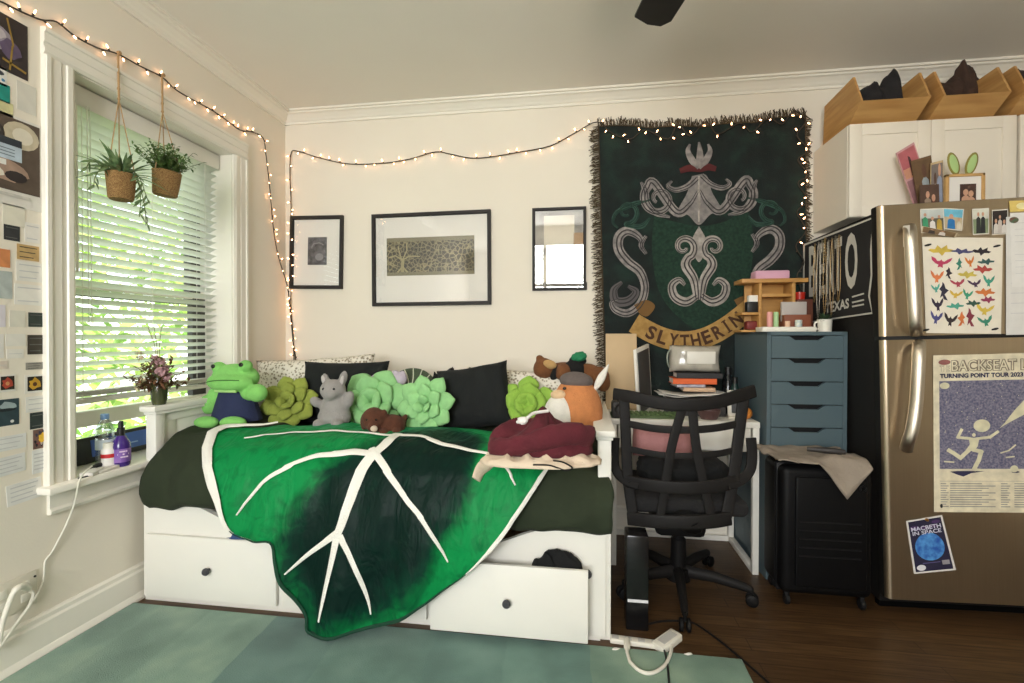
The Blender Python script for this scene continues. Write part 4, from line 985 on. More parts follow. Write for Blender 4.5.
def succulent(label, px, size, y, base_z, col, tilt, yaw, seed, rings, name='succulent_cushion', long=1.):
    c = ony(px[0], px[1], y); k = scl(c); Rr = size*k
    t = thing(name, label, 'cushion', (c.x, y+.02, c.z), (tilt, 0, yaw))
    m = plushmat('plush_%d_%d_%d' % col, col)
    g = G(); g.ell((0, .02, 0), (Rr*.62, Rr*.34, Rr*.62), sub=3); g.build('cushion_core', m, t)
    r = random.Random(seed)
    for n, rad, el, L, W, a0 in rings:
        for i in range(n):
            a = a0+2*PI*i/n+r.uniform(-.08, .08)
            d = Vector((math.cos(a), 0, math.sin(a)))
            def shp(q):
                f = (q.x+1)/2; return Vector((q.x, q.y*(.55+.75*math.sin(PI*min(1, f*.8+.1)))*(1 if f < .8 else 1-.35*((f-.8)/.2)), q.z))
            g = G(); ax = (d*math.cos(el)+Vector((0, -1, 0))*math.sin(el)).normalized(); nrm = (Vector((0, -1, 0))*math.cos(el)-d*math.sin(el)).normalized(); sd_ = nrm.cross(ax)
            M = Matrix((ax, sd_, nrm)).transposed()
            Lr, Wr = L*Rr*r.uniform(.94, 1.06)*long, W*Rr
            g.ell(d*rad*Rr+ax*Lr*.5+Vector((0, -.10*Rr-.12*Rr*el, 0)), (Lr*.55, Wr*.5, Wr*.26), M, sub=3, nz=.05, seed=i+n, shape=shp); g.build('petal', m, t)
    return t
RG = [(8, .42, .12, .62, .52, .1), (6, .22, .55, .55, .46, .5), (4, .08, .95, .42, .36, .2)]
succulent('olive green succulent shaped cushion beside the frog', (288, 404), 27, 2.40, 0, (142, 154, 66), R(-24), R(10), 1, [(8, .42, .12, .62, .5, .3), (6, .24, .5, .55, .42, .6), (4, .08, .95, .42, .34, .2)])
succulent('mint green rosette cushion between the grey animal and the brown puppy', (374, 404), 33, 2.46, 0, (146, 200, 134), R(-18), R(0), 2, [(6, .42, .1, .66, .66, .2), (5, .22, .55, .6, .6, .6), (4, .08, 1.0, .45, .5, .1)])
succulent('mint green leafy cushion leaning on the tilted black pillow', (426, 406), 29, 2.30, 0, (146, 200, 134), R(-12), R(-8), 3, [(8, .36, .08, .72, .52, .25), (6, .14, .45, .6, .42, .55), (3, .05, .9, .4, .3, 1.57)])
succulent('lime green rose cushion behind the maroon hoodie', (527, 407), 29, 2.46, 0, (144, 184, 74), R(-18), R(0), 4, [(6, .44, .1, .62, .58, .5), (5, .22, .65, .58, .62, .2), (4, .1, 1.1, .5, .5, .6), (3, .02, 1.2, .35, .36, 0)])

# plush animals: px offsets from the base point, scaled to metres there
def plush(label, name, base, y, rz=0, z=None, lean=0):
    c = ony(base[0], base[1], y); zz = DZ+.012 if z is None else z
    t = thing(name, label, 'plush toy', (c.x, y, zz), (lean, 0, rz)); return t, scl(c)
def blob(t, k, name, parts, m, vox=.008, sm=5):
    g = G()
    for q in parts:
        c, r = q[0], q[1]; g.ell(Vector(c)*k, [a*k for a in r], q[2] if len(q) > 2 else None, sub=3)
    return remesh(g.build(name, m, t), vox, sm)
FROG = plushmat('frog_green', (132, 200, 104)); NAVY = mat('navy_cloth', (36, 44, 78), .9, bump=.3, bs=120)
t, k = plush('bright green frog plush in a navy outfit sitting by the left bed arm', 'frog_plush', (236, 432), 2.26, R(-4))
blob(t, k, 'frog_body', [((0, 6, 24), (17, 10, 20)), ((-2, 2, 48), (25, 16, 14)), ((-1, -6, 44), (25, 14, 10)), ((-16, -4, 58), (6, 7, 6)), ((15, -4, 60), (6, 7, 6)),
    ((-21, -2, 30), (8, 7, 9), (0, R(-40), 0)), ((-28, -4, 21), (10, 8, 10)), ((19, -3, 33), (10, 7, 7), (0, R(10), 0)), ((29, -5, 34), (10, 8, 9)),
    ((-15, -20, 6), (13, 8, 6)), ((15, -20, 7), (14, 8, 6))], FROG, .006, 3)
g = G()
def fo(u, v):
    a = u*2*PI; r = 15.5+9*(1-v); return Vector((-1+r*1.05*math.cos(a), 2+(r*.82)*math.sin(a), 6+v*31))*k
g.grid(fo, 28, 8); g.build('navy_outfit', NAVY, t, angle=180)
g = G()
for x, z in ((-17, 59.5), (15, 61.5)): g = G(); g.ell(Vector((x, -10.2, z))*k, (2.6*k, 1.5*k, 2.2*k), sub=2); g.build('eye', mat('toy_eye', (14, 14, 14), .2), t)
g = G(); g.tube(smoothpath([Vector((x, -20.4+.0135*x*x, 47+.06*x-.004*x*x))*k for x in (-22, -14, -6, 2, 10, 18)]), .5*k, 5); g.ell(Vector((-1, -18, 34))*k, (1, 1, 1), sub=1) if 0 else None; g.build('mouth', mat('frog_dark', (58, 110, 44), .9), t)
g = G(); g.tube(smoothpath([Vector((x, -14+.01*x*x, 36+.0*x))*k for x in (-12, -6, 0, 6, 12)]), 1.6*k, 6); g.build('collar', plushmat('frog_pale', (170, 214, 130)), t)
GREY = plushmat('grey_plush', (150, 146, 142))
t, k = plush('small light grey plush animal with two pointed ears', 'grey_animal_plush', (334, 430), 2.30, 0)
blob(t, k, 'animal_body', [((0, 2, 17), (15, 12, 17)), ((0, 1, 10), (17, 13, 11)), ((-1, 0, 37), (13, 11, 11)), ((0, -8, 34), (8, 6, 6)), ((-10, 2, 47), (4, 3, 7), (0, R(-14), 0)), ((9, 2, 49), (4.5, 3, 8), (0, R(14), 0)), ((-18, -2, 25), (7, 5, 5), (0, R(30), 0)), ((16, 0, 28), (5, 5, 9), (0, R(10), 0)), ((-9, -12, 5), (6, 7, 5)), ((10, -12, 5), (6, 7, 5))], GREY, .007)
for x in (-6, 5): g = G(); g.ell(Vector((x, -9.6, 39))*k, (1.3*k, 1*k, 1.3*k), sub=2); g.build('eye', mat('toy_eye', (14, 14, 14), .2), t)
for x in (-10.4, 9.4): g = G(); g.ell(Vector((x, -1.6, 47))*k, (2.2*k, .8*k, 5*k), (0, R(-14 if x < 0 else 14), 0), sub=2); g.build('inner_ear', plushmat('ear_pale', (186, 180, 176)), t)
BRP = plushmat('brown_plush', (82, 46, 28), var=.2)
t, k = plush('small dark brown puppy plush lying in front of the mint cushions', 'puppy_plush', (383, 436), 2.16, R(8))
blob(t, k, 'puppy_body', [((-8, -4, 16), (12, 11, 12)), ((-6, -12, 10), (6, 6, 6)), ((8, 2, 10), (14, 11, 10)), ((14, 3, 9), (8, 9, 9)), ((-18, -2, 13), (4, 5, 9)), ((1, -3, 17), (4, 5, 9), (0, R(10), 0)), ((4, -10, 4), (5, 8, 4)), ((16, -7, 4), (5, 7, 4)), ((19, 8, 14), (3, 3, 6), (0, R(30), 0))], BRP, .006)
g = G(); g.ell(Vector((-4, -17, 9))*k, (3.6*k, 3*k, 3.2*k), sub=2); g.build('muzzle', plushmat('muzzle_cream', (206, 190, 168)), t)
for x in (-12, -3): g = G(); g.ell(Vector((x, -13.6, 17))*k, (1.1*k, 1*k, 1.1*k), sub=2); g.build('eye', mat('toy_eye', (14, 14, 14), .2), t)
c = ony(393, 381, 2.60); t = thing('lavender_plush', 'little pale lavender plush lying on top of the mint rosette cushion', 'plush toy', (c.x, 2.52, c.z-.03)); k = scl(c)
blob(t, k, 'plush_body', [((-9, 0, 8), (8, 7, 6)), ((2, 0, 8), (9, 7, 6)), ((13, 0, 9), (7, 6, 7)), ((-16, -2, 7), (4, 3, 4)), ((16, -1, 14), (3, 2, 3)), ((8, -1, 15), (3, 2, 2.5))], plushmat('lavender_plush', (190, 180, 192)), .006)
g = G(); g.ell(Vector((0, -5, 8))*k, (6*k, 3*k, 5*k), sub=2); g.build('belly_patch', plushmat('lavender_pale', (206, 192, 214)), t)
# orange and white round plush
t, k = plush('egg shaped orange plush with white belly and grey cap by the right bed arm', 'round_fox_plush', (574, 452), 2.20, R(0))
ORG = plushmat('orange_plush', (192, 124, 74), var=.1)
g = G(); g.ell(Vector((2, 3, 31))*k, (26*k, 24*k, 32*k), sub=4, shape=lambda d: Vector((d.x*(1-.16*d.z), d.y*(1-.16*d.z), d.z)))
g.build('plush_body', ORG, t)
g = G(); g.ell(Vector((-13, -7, 24))*k, (17*k, 17*k, 22*k), sub=4); g.build('white_belly', plushmat('white_plush', (226, 222, 212)), t)
g = G(); g.ell(Vector((2, 2, 58))*k, (17*k, 15*k, 9*k), (0, R(4), 0), sub=3); g.build('grey_cap', plushmat('grey_cap', (98, 88, 84)), t)
g = G(); g.ell(Vector((27, 0, 62))*k, (4*k, 3*k, 15*k), (0, R(28), 0), sub=3, shape=lambda d: Vector((d.x*(1-.6*max(0, d.z)), d.y, d.z))); g.build('ear', plushmat('white_plush', (226, 222, 212)), t)
g = G(); g.ell(Vector((-15, -11, 45))*k, (8*k, 7*k, 5*k), sub=3); g.build('muzzle', plushmat('muzzle_orange', (222, 190, 150)), t)
g = G(); g.ell(Vector((-9, -17.3, 52))*k, (1.8*k, 1.2*k, 1.6*k), sub=2); g.build('eye', mat('toy_eye', (14, 14, 14), .2), t)
# teddy bear lying on the right floral pillow
c = ony(572, 382, 2.66); t = thing('teddy_bear', 'brown teddy bear in black clothes lying on top of the right floral pillow', 'plush toy', (c.x-.02, 2.66, c.z-.012), (0, R(3), 0)); k = scl(c)
BEAR = plushmat('bear_brown', (112, 70, 38), var=.15)
blob(t, k, 'bear_body', [((-25, -2, 14), (11, 10, 11)), ((-4, 0, 12), (18, 11, 10)), ((18, 0, 11), (16, 10, 11)), ((30, -4, 9), (10, 9, 11)), ((-5, -10, 12), (8, 7, 9)), ((-30, -2, 24), (4, 3, 4)), ((34, -5, 4), (7, 7, 9))], BEAR, .007)
g = G(); g.ell(Vector((-19, -9, 19))*k, (7*k, 4*k, 4.5*k), (0, R(12), 0), sub=3); g.build('muzzle', plushmat('bear_muzzle', (186, 150, 96)), t)
g = G(); g.ell(Vector((5, -3, 14))*k, (12*k, 11*k, 10.5*k), sub=3, nz=.12, seed=2); g.ell(Vector((-13, -3, 11))*k, (5*k, 10*k, 9*k), (0, R(25), 0), sub=3); g.ell(Vector((8, 2, 24))*k, (9*k, 7*k, 5*k), sub=3)
remesh(g.build('black_clothes', BLACKCLOTH, t), .007, 3)
g = G(); g.ell(Vector((9, -2, 28))*k, (8*k, 6*k, 5*k), (0, R(-18), 0), sub=3, nz=.25, seed=4); g.build('green_scarf', mat('green_scarf', (26, 120, 78), .8, bump=.3), t)

# clothes on the bed
def lump(name, loc, rx, ry, h, seed, m, rz=0, fold=.35, fr_=3., parent=None, nr=34, nth=72, pw=2.4):
    g = G(); rings = []
    for i in range(nr+1):
        r = i/nr; ring = []
        for j in range(nth):
            a = 2*PI*j/nth; wob = 1+.16*nz(math.cos(a)*1.6+seed, math.sin(a)*1.6, seed)+.05*nz(math.cos(a)*5+seed, math.sin(a)*5, 2)
            x, y = rx*r*wob*math.cos(a), ry*r*wob*math.sin(a)
            rid = 1-abs(nz(x*fr_*3+seed, y*fr_*4, seed*2))*2
            z = h*max(0, 1-r**pw)**.55*(1+fold*(rid-.5)+.25*nz(x*5, y*5, seed+4))+.004
            x += .012*nz(z*20, a, seed); ring.append(g.v((x, y, z)))
        rings.append(ring)
    for a, b in zip(rings, rings[1:]):
        for j in range(nth): g.f([a[j], a[(j+1) % nth], b[(j+1) % nth], b[j]])
    bmesh.ops.remove_doubles(g.bm, verts=g.bm.verts[:], dist=.0005)
    o = g.build(name, m, parent, loc=loc, rot=(0, 0, rz), angle=180)
    if parent is None: q = o.modifiers.new('t', 'SOLIDIFY'); q.thickness = .004; q.offset = -1
    return o
MAR = mat('maroon_fleece', (84, 24, 34), .95, var=.12, vs=15, bump=.3, bs=120, sheen=.2)
CRM = mat('cream_jersey', (214, 196, 172), .95, var=.05, bump=.3, bs=90)
c = onz(543, 463, DZ+.02)
tz = DZ+.03
cg = lump('cream_sweater', (c.x+.01, c.y-.035, tz), .215, .10, .035, 11, CRM, R(10), .6, 5)
tag(cg, 'cream sweater with a dark lace bunched under the maroon hoodie', 'sweater')
pp = [onblanket(*q) for q in ((512, 452), (500, 458), (490, 466), (482, 474), (478, 481))]
g = G(); pts = [bl3(q, .018) for q in pp]; g.tube(smoothpath(pts), [.045-.0009*i for i in range(25)], 12, flat=.35); g.build('sleeve', CRM, None); sl = bpy.data.objects['sleeve']; sl.parent = cg; sl.matrix_parent_inverse = Matrix.LocRotScale(Vector((c.x+.01, c.y-.035, tz)), Euler((0, 0, R(10))), None).inverted()
g = G(); g.tube(smoothpath([(.02, -.085, .03), (.05, -.11, .03), (.08, -.105, .01), (.06, -.1, .0), (.03, -.10, .01), (.0, -.105, .02), (-.05, -.10, .02)]), .0028, 5); g.build('dark_lace', BLACK, cg)
hd = lump('maroon_hoodie', (c.x-.005, c.y+.03, tz+.025), .195, .115, .125, 21, MAR, R(6), .55, 2.2)
tag(hd, 'maroon hoodie lying bunched on the right end of the bed', 'hoodie')
g = G(); g.tube(smoothpath([(.17, -.03, .06), (.09, -.09, .085), (-.02, -.105, .06), (-.12, -.09, .035), (-.18, -.05, .025)]), [.04]*13+[.034]*12, 12, flat=.7)
for q in g.bm.verts: q.co += Vector((0, nz(q.co.x*25, q.co.z*25, 3), nz(q.co.x*25, q.co.y*25, 7)))*.012
g.build('sleeve', MAR, hd, angle=180)
g = G(); g.tube(smoothpath([(-.09, -.075, .12), (-.07, -.09, .125), (-.05, -.085, .14), (-.03, -.06, .15), (.02, -.04, .155)]), .006, 6); g.ell((-.07, -.09, .128), (.02, .014, .014), sub=2, nz=.3, seed=2); g.build('white_drawstring', mat('white_cotton', (226, 222, 216), .9), hd)
p = ony(556, 560, 1.87); o = lump('black_garment', (p.x, 1.895, .275), .10, .035, .055, 31, BLACKCLOTH, 0, 1.1, 7); tag(o, 'black garment spilling out of the open right bed drawer', 'clothing')
p = ony(234, 533, 1.93); o = lump('blue_garment', (p.x+.02, 1.912, .29), .06, .012, .032, 33, mat('blue_cloth', (52, 74, 116), .9), 0, .6, 5); tag(o, 'bit of blue cloth showing above the left bed drawer', 'clothing')

# ================================================================== desk
DX0, DX1, DY0, DY1, DT = .15, .890, 2.57, 3.01, .775
dk = thing('writing_desk', 'white desk against the back wall between bed and blue drawers', 'desk', (0, 0, 0))
g = G(); g.bx(DX0, DX1, DY0, DY1, DT-.03, DT, .003); g.build('desktop', WHITE, dk)
for x in (DX0+.002, DX1-.032):
    g = G(); g.bx(x, x+.03, DY0+.004, DY0+.034, .0, DT-.03, .002); g.bx(x, x+.03, DY1-.034, DY1-.004, .0, DT-.03, .002); g.bx(x, x+.03, DY0+.034, DY1-.034, 0, .03, .002); g.bx(x+.003, x+.027, DY0+.034, DY1-.034, DT-.09, DT-.03, .002); g.build('leg_frame', WHITE, dk)
g = G(); g.bx(DX0+.03, DX1-.03, DY1-.03, DY1-.015, .0, .03); g.build('rear_bar', WHITE, dk)
g = G(); g.bx(DX0+.04, DX1-.04, DY0+.015, DY0+.035, DT-.155, DT-.03, .002); g.build('apron', WHITE, dk)
for x0, x1 in ((DX0+.045, .50), (.51, DX1-.045)):
    g = G(); g.bx(x0, x1, DY0+.002, DY0+.018, DT-.148, DT-.036, .002); g.bx(x0+.01, x1-.01, DY0+.018, DY0+.36, DT-.14, DT-.05); g.build('drawer', WHITE, dk)
# on the desk
p0, p1 = ony(606, 334, 2.90), ony(637, 390, 2.90)
g = G(); g.box((0, 0, .225), (p1.x-p0.x, .02, .45), .002); tag(g.build('tan_canvas', mat('tan_canvas', (196, 170, 132), .7, var=.05, vs=6), loc=((p0.x+p1.x)/2, 2.90, DT+.001), rot=(R(-5), 0, 0)), 'tall tan canvas panel leaning on the wall at the left end of the desk', 'canvas')
p0 = ony(633, 346, 2.80); t = thing('white_picture_frame', 'narrow white frame leaning sideways in front of the tan canvas', 'frame', (ony(645, 392, 2.80).x, 2.80, DT), (0, R(-9), R(62)))
g = G(); g.box((0, 0, .19), (.20, .016, .38), .003); g.build('frame', WHITE, t); g = G(); g.box((0, -.009, .19), (.165, .003, .34)); g.build('picture', mat('dark_picture', (70, 68, 66), .4), t)
t = thing('keyboard', 'green speckled keyboard at the front of the desk behind the chair', 'keyboard', (.335, 2.655, DT))
KG = mat('green_keys', (92, 116, 72), .7, var=.2, vs=40)
g = G(); g.box((0, 0, .008), (.36, .12, .016), .004); g.build('keyboard_base', mat('green_case', (84, 104, 66), .7), t)
g = G()
for i in range(14):
    for j in range(5): g.box((-.163+i*.025, -.046+j*.023, .0205), (.021, .019, .009), .003, seg=1)
ky = g.build('keys', KG, t)
def pbox(name, label, cat, px0, px1, y, z0, z1, dy, m, rz=0, bev=.003, loc_y=None):
    a, b = ony(px0, 380, y), ony(px1, 380, y); g = G(); W = b.x-a.x
    g.box((0, 0, (z1-z0)/2), (W, dy, z1-z0), bev); return tag(g.build(name, m, loc=((a.x+b.x)/2, y+dy/2, z0), rot=(0, 0, rz)), label, cat)
def book(label, px0, px1, y, z0, z1, dy, cov, rz=0):
    a, b = ony(px0, 380, y), ony(px1, 380, y); W = b.x-a.x; H = z1-z0
    t = thing('book', label, 'book', ((a.x+b.x)/2, y+dy/2, z0), (0, 0, rz), 'books stacked on the desk')
    g = G(); g.bx(-W/2, W/2, -dy/2, dy/2, 0, .003, .001); g.bx(-W/2, W/2, -dy/2, dy/2, H-.003, H, .001); g.bx(-W/2, W/2, -dy/2, -dy/2+.003, 0, H, .001); g.build('cover', cov, t, smooth=False)
    g = G(); g.bx(-W/2+.004, W/2-.004, -dy/2+.004, dy/2-.004, .003, H-.003); g.build('pages', PAPER, t, smooth=False); return t
zc = DT
book('thick dark grey book at the bottom of the desk stack', 664, 726, 2.72, zc, zc+.052, .18, mat('dark_grey_cover', (58, 56, 58), .6)); zc += .052
book('black hardback book second from the bottom of the desk stack', 668, 728, 2.72, zc, zc+.045, .17, BLACK, R(2)); zc += .045
g = G()
def paper(u, v): x, y = (u-.5)*.37, (v-.5)*.20; return (x, y, .012+.009*nz(x*9, y*9, 2)+.008*math.sin(x*22))
g.grid(paper, 20, 10); g.grid(lambda u, v: tuple(Vector(paper(u, v))+Vector((.02, -.004, .009+.004*math.sin(u*9)))), 20, 10)
a = ony(694, 380, 2.72); o = g.build('loose_papers', PAPER, loc=(a.x, 2.80, zc), angle=180); q = o.modifiers.new('t', 'SOLIDIFY'); q.thickness = .003
tag(o, 'curled sheaf of white papers in the middle of the desk stack', 'paper'); zc += .034
book('cream paperback with faint marks on the white papers', 684, 716, 2.74, zc, zc+.022, .15, mat('cream_cover', (206, 172, 140), .7, var=.1, vs=40), R(-2)); zc += .022
book('thin blue and white paperback under the orange book', 676, 705, 2.75, zc, zc+.016, .15, mat('blue_white_cover', (140, 138, 160), .6, vs=20, col2=(200, 196, 200)), R(3)); zc += .016
book('bright orange book near the top of the desk stack', 673, 717, 2.76, zc, zc+.033, .14, mat('orange_cover', (218, 96, 40), .55), R(0)); zc += .033
book('black notebook on the orange book', 677, 723, 2.76, zc, zc+.03, .14, mat('black_cover', (30, 28, 30), .5), R(-1)); zc += .03
t = thing('clear_pouch', 'shiny clear plastic pouch on top of the desk stack', 'pouch', (ony(695, 355, 2.82).x, 2.83, zc)); k = scl(ony(695, 355, 2.82))
g = pillow_bm(49*k, 27*k, .13, 6, .012, .02, 24); g.build('pouch', mat('silver_plastic', (178, 172, 158), .22, var=.2, vs=14, bump=.35, bs=18, coat=.5), t)
g = G(); g.box((.02, -.068, 15*k), (.15, .006, 12*k), .003); g.build('pouch_contents', mat('pouch_white', (222, 218, 206), .4), t)
g = G(); g.tube(smoothpath([(-24*k, 0, 4*k), (-27*k, -.03, 10*k), (-27*k, -.03, 18*k), (-23*k, 0, 24*k)]), .004, 6); g.build('pouch_loop', mat('pouch_edge', (150, 160, 148), .4), t)
for nm, lab, px, y, rr, h, m in (('black_bottle', 'tall black bottle beside the book stack on the desk', 728, 2.86, .032, .26, mat('gloss_black', (20, 22, 24), .15)), ('green_tube', 'dark teal bottle in front of the blue drawer unit on the desk', 735, 2.78, .024, .21, mat('dark_teal', (26, 52, 50), .3))):
    c = ony(px, 380, y); t = thing(nm, lab, 'bottle', (min(c.x, .86), y, DT)); g = G(); g.lathe([(0, 0), (rr*.95, 0), (rr, .01), (rr, h*.7), (rr*.55, h*.82), (rr*.5, h*.86), (0, h*.86)], 20); g.build('bottle_body', m, t); g = G(); g.lathe([(rr*.56, h*.84), (rr*.56, h), (0, h)], 16); g.build('cap', BLACK, t)
g = G(); g.lathe([(0, .004), (.03, .004), (.04, 0), (.055, .03), (.058, .05), (.052, .05), (.045, .02), (0, .012)], 24); tag(g.build('small_bowl', mat('mauve_glaze', (92, 66, 66), .35), loc=(.66, 2.64, DT)), 'small mauve bowl at the right front of the desk', 'bowl')
t = thing('orange_fruit', 'small orange round fruit on the desk beside the drawers', 'fruit', (.845, 2.66, DT)); g = G(); g.ell((0, 0, .032), (.036, .036, .033), sub=3, nz=.02, seed=1); g.build('fruit_body', mat('orange_peel', (206, 128, 50), .5, bump=.3, bs=150), t); g = G(); g.tube([(0, 0, .062), (.003, 0, .072)], .003, 6); g.build('stem', mat('stem_brown', (74, 58, 36), .8), t)
p = ony(748, 390, 2.64); t = thing('phone_stand', 'white stand holding a dark phone on the right side of the desk', 'stand', (.815, 2.70, DT), (0, 0, R(-8))); g = G(); g.box((0, 0, .005), (.09, .08, .01), .003); g.box((0, .02, .075), (.085, .012, .14), .005, (R(-14), 0, 0)); g.build('stand', WPL, t); g = G(); g.box((0, -.002, .08), (.05, .008, .11), .003, (R(-14), 0, 0)); g.build('phone', BLACK, t)
p = ony(612, 394, 2.55); g = G(); g.box((0, 0, .045), (.085, .08, .09), .012); t = tag(g.build('desk_speaker', mat('grey_black', (40, 38, 37), .6), loc=(.20, 2.62, DT)), 'small dark speaker at the left front corner of the desk', 'speaker')
g = G(); g.lathe([(.03, 0), (.028, .003), (.012, -.002), (0, .002)], 20, (0, -.0405, .048), Matrix.Rotation(PI/2, 4, 'X')); g.build('speaker_cone', BLACK, t)

# ================================================================== office chair
CH = mat('chair_black', (27, 25, 24), .6, spec=.2, var=.06); CHD = mat('chair_dark', (13, 12, 12), .6, spec=.2)
ch = thing('office_chair', 'black office chair with an open slatted back pulled up to the desk', 'chair', (.455, 2.36, 0))
O = Vector((.455, 2.36, 0))
def cb(px, py, dy=0.): 
    y = 2.06+.085*((px-686)/68)**2+dy; return ony(px, py, y)-O
k = scl(cb(686, 430)+O)
def bar(pts, w, name=None, flat=.5, dy=0., g=None, n=8):
    gg = g or G(); gg.tube(smoothpath([cb(px, py, dy) for px, py in pts], 4), w*k/2, 16, flat=flat*.7, sq=.45); return gg
g = G()
bar([(614, 394), (632, 397), (660, 403), (688, 405), (716, 402), (738, 396), (754, 391)], 13, g=g, flat=.6)
bar([(624, 398), (626, 440), (628, 480), (634, 522)], 11, g=g, dy=.005); bar([(744, 395), (738, 440), (733, 480), (725, 522)], 11, g=g, dy=.005)
bar([(629, 424), (658, 429), (688, 430), (716, 428), (742, 423)], 7.5, g=g, dy=.01)
bar([(629, 449), (660, 455), (688, 456), (716, 454), (740, 449)], 6.5, g=g, dy=.01)
bar([(626, 481), (655, 486), (688, 488), (718, 486), (736, 481)], 13, g=g)
bar([(628, 518), (655, 521), (688, 522), (712, 521), (730, 518)], 14, g=g, flat=.6)
bar([(683, 406), (672, 445), (666, 481), (660, 520)], 9, g=g, dy=.004); bar([(692, 406), (696, 445), (703, 481), (712, 520)], 9, g=g, dy=.004)
g.build('backrest', CH, ch)
for sx in (-1, 1):
    e = 615 if sx < 0 else 751; g = G()
    bar([(e, 438), (e+1*sx, 455), (e-1*sx, 470), (e-10*sx, 480), (e-24*sx, 485)], 10, g=g, dy=-.005); g.build('lumbar_wing', CH, ch)
g = G()
for px in (630, 738): g.lathe([(0, -.012), (.008, -.012), (.009, 0)], 12, cb(px, 482), Matrix.Rotation(-PI/2, 4, 'X'))
g.build('bolt', CHD, ch)
g = G(); g.box((.0, .02, .47), (.50, .48, .07), .03, seg=4); g.build('seat', mat('seat_mesh', (30, 29, 29), .95, bump=.4, bs=200), ch)
g = G(); g.tube(smoothpath([cb(686, 520)+Vector((0, .02, 0)), Vector((.0, -.23, .40)), Vector((0, -.12, .39)), Vector((0, 0, .41))]), .035, 10, flat=1.6); g.box((-.02, -.04, .375), (.22, .26, .12), .03); g.build('back_bracket', CHD, ch)
g = G(); g.lathe([(.024, .40), (.024, .26), (.034, .25), (.036, .12), (.05, .115), (.055, .06), (0, .06)], 20); g.build('gas_column', CHD, ch)
for tx, ty in ((.42, 2.035), (.757, 2.275), (.19, 2.25), (.66, 2.64), (.27, 2.63)):
    d = Vector((tx, ty, 0))-O; g = G(); g.tube([d*.1+Vector((0, 0, .10)), d*.5+Vector((0, 0, .098)), d*.92+Vector((0, 0, .078)), d*.99+Vector((0, 0, .07))], [.03, .026, .02, .016], 10, flat=.8); lg = g.build('base_leg', CH, ch)
    s = d.normalized().cross(Vector((0, 0, 1)))
    g = G(); g.tube([d+Vector((0, 0, .08)), d+Vector((0, 0, .045))], .007, 8)
    for q in (-1, 1):
        m = s.to_track_quat('Z', 'Y').to_matrix().to_4x4(); g.lathe([(0, -.009), (.022, -.009), (.027, -.005), (.027, .005), (.022, .009), (0, .009)], 18, d+s*.014*q+Vector((0, 0, .028)), m)
    g.build('caster', CHD, lg)
# things on the seat
g = G(); g.ell((0, 0, .075), (.21, .15, .075), sub=4, nz=.12, nf=2.5, seed=4, shape=lambda d: Vector((math.copysign(abs(d.x)**.7, d.x), math.copysign(abs(d.y)**.8, d.y), d.z if d.z > 0 else math.copysign(abs(d.z)**.5, d.z)))); tag(g.build('black_bag', BLACKCLOTH, loc=(.47, 2.38, .506)), 'soft black bag sitting on the office chair seat', 'bag')
a, b = ony(633, 430, 2.36), ony(694, 430, 2.36)
g = pillow_bm(b.x-a.x, .15, .15, 9, .010, .02, 22); tag(g.build('pink_cushion', mat('dusty_pink_cloth', (172, 120, 118), .9, var=.06, bump=.3, bs=80), loc=((a.x+b.x)/2, 2.375, .632), angle=180), 'folded dusty pink cloth on the bag on the chair', 'cloth')

# ================================================================== blue drawer unit
AB = mat('slate_blue_paint', (78, 96, 102), .5, var=.03, vs=3); DRK = mat('shade_black', (10, 10, 11), .8)
AW, AH, ADP = .372, 1.232, .46
ad = thing('drawer_unit', 'tall slate blue drawer unit beside the refrigerator', 'drawer unit', (.908, 2.535, 0), (0, 0, R(2)))
g = G(); g.bx(0, .018, 0, ADP, 0, AH, .001); g.bx(AW-.018, AW, 0, ADP, 0, AH, .001); g.bx(0, AW, 0, ADP, AH-.018, AH, .001); g.bx(0, AW, .02, ADP, .03, .05); g.bx(0, AW, ADP-.01, ADP, 0, AH); g.bx(0, AW, .012, .03, 0, .075); g.build('carcass', AB, ad, smooth=False)
g = G(); g.bx(.018, AW-.018, .045, ADP-.02, .08, AH-.02); g.build('recess_shade', DRK, ad, smooth=False)  # solid black block, paints the shade inside behind the handle cutouts
pit = .1135; zt = AH-.021
for i in range(10):
    z1 = zt-i*pit; z0 = z1-pit+.004
    if z0 < .06: break
    cx = AW/2
    pts = [(.02, z0), (AW-.02, z0), (AW-.02, z1), (cx+.085, z1), (cx+.055, z1-.021), (cx-.055, z1-.021), (cx-.085, z1), (.02, z1)]
    g = G(); g.prism(pts, lambda a, b, d: (a, d, b), .0, .017); g.build('drawer', AB, ad, smooth=False)
def onA(px, py, y): return ony(px, py, y)
AZ = AH
# organizer shelf
WOOD = mat('pine_board', (196, 148, 82), .55, vs=5, stretch=(1, 1, 6), col2=(176, 128, 68))
oy = 2.76; sp = lambda px, py: ony(px, py, oy)
kk = scl(sp(770, 300)); t = thing('desk_organizer', 'small pine shelf organizer on top of the blue drawer unit', 'organizer', (sp(759, 328).x, oy, AZ))
X = lambda px: (px-759)*kk; Z = lambda py: max(0, (328.5-py)*kk)
def board(name, x0, x1, y0, y1, z0, z1): g = G(); g.bx(x0, x1, y0, y1, z0, z1, .0015); g.build(name, WOOD, t)
board('top_board', X(742), X(804), -.01, .13, Z(279), Z(275)); board('side_board', X(759), X(761.5), 0, .12, 0, Z(279)); board('side_board', X(790), X(793), 0, .12, 0, Z(279)); board('back_board', X(752), X(793), .12, .13, 0, Z(279))
board('shelf', X(761.5), X(790), .005, .12, Z(293), Z(290)); board('side_shelf', X(743), X(759), .0, .13, Z(311), Z(308.5)); board('side_shelf', X(742), X(793), -.005, .13, 0, .012)
OZ = AZ
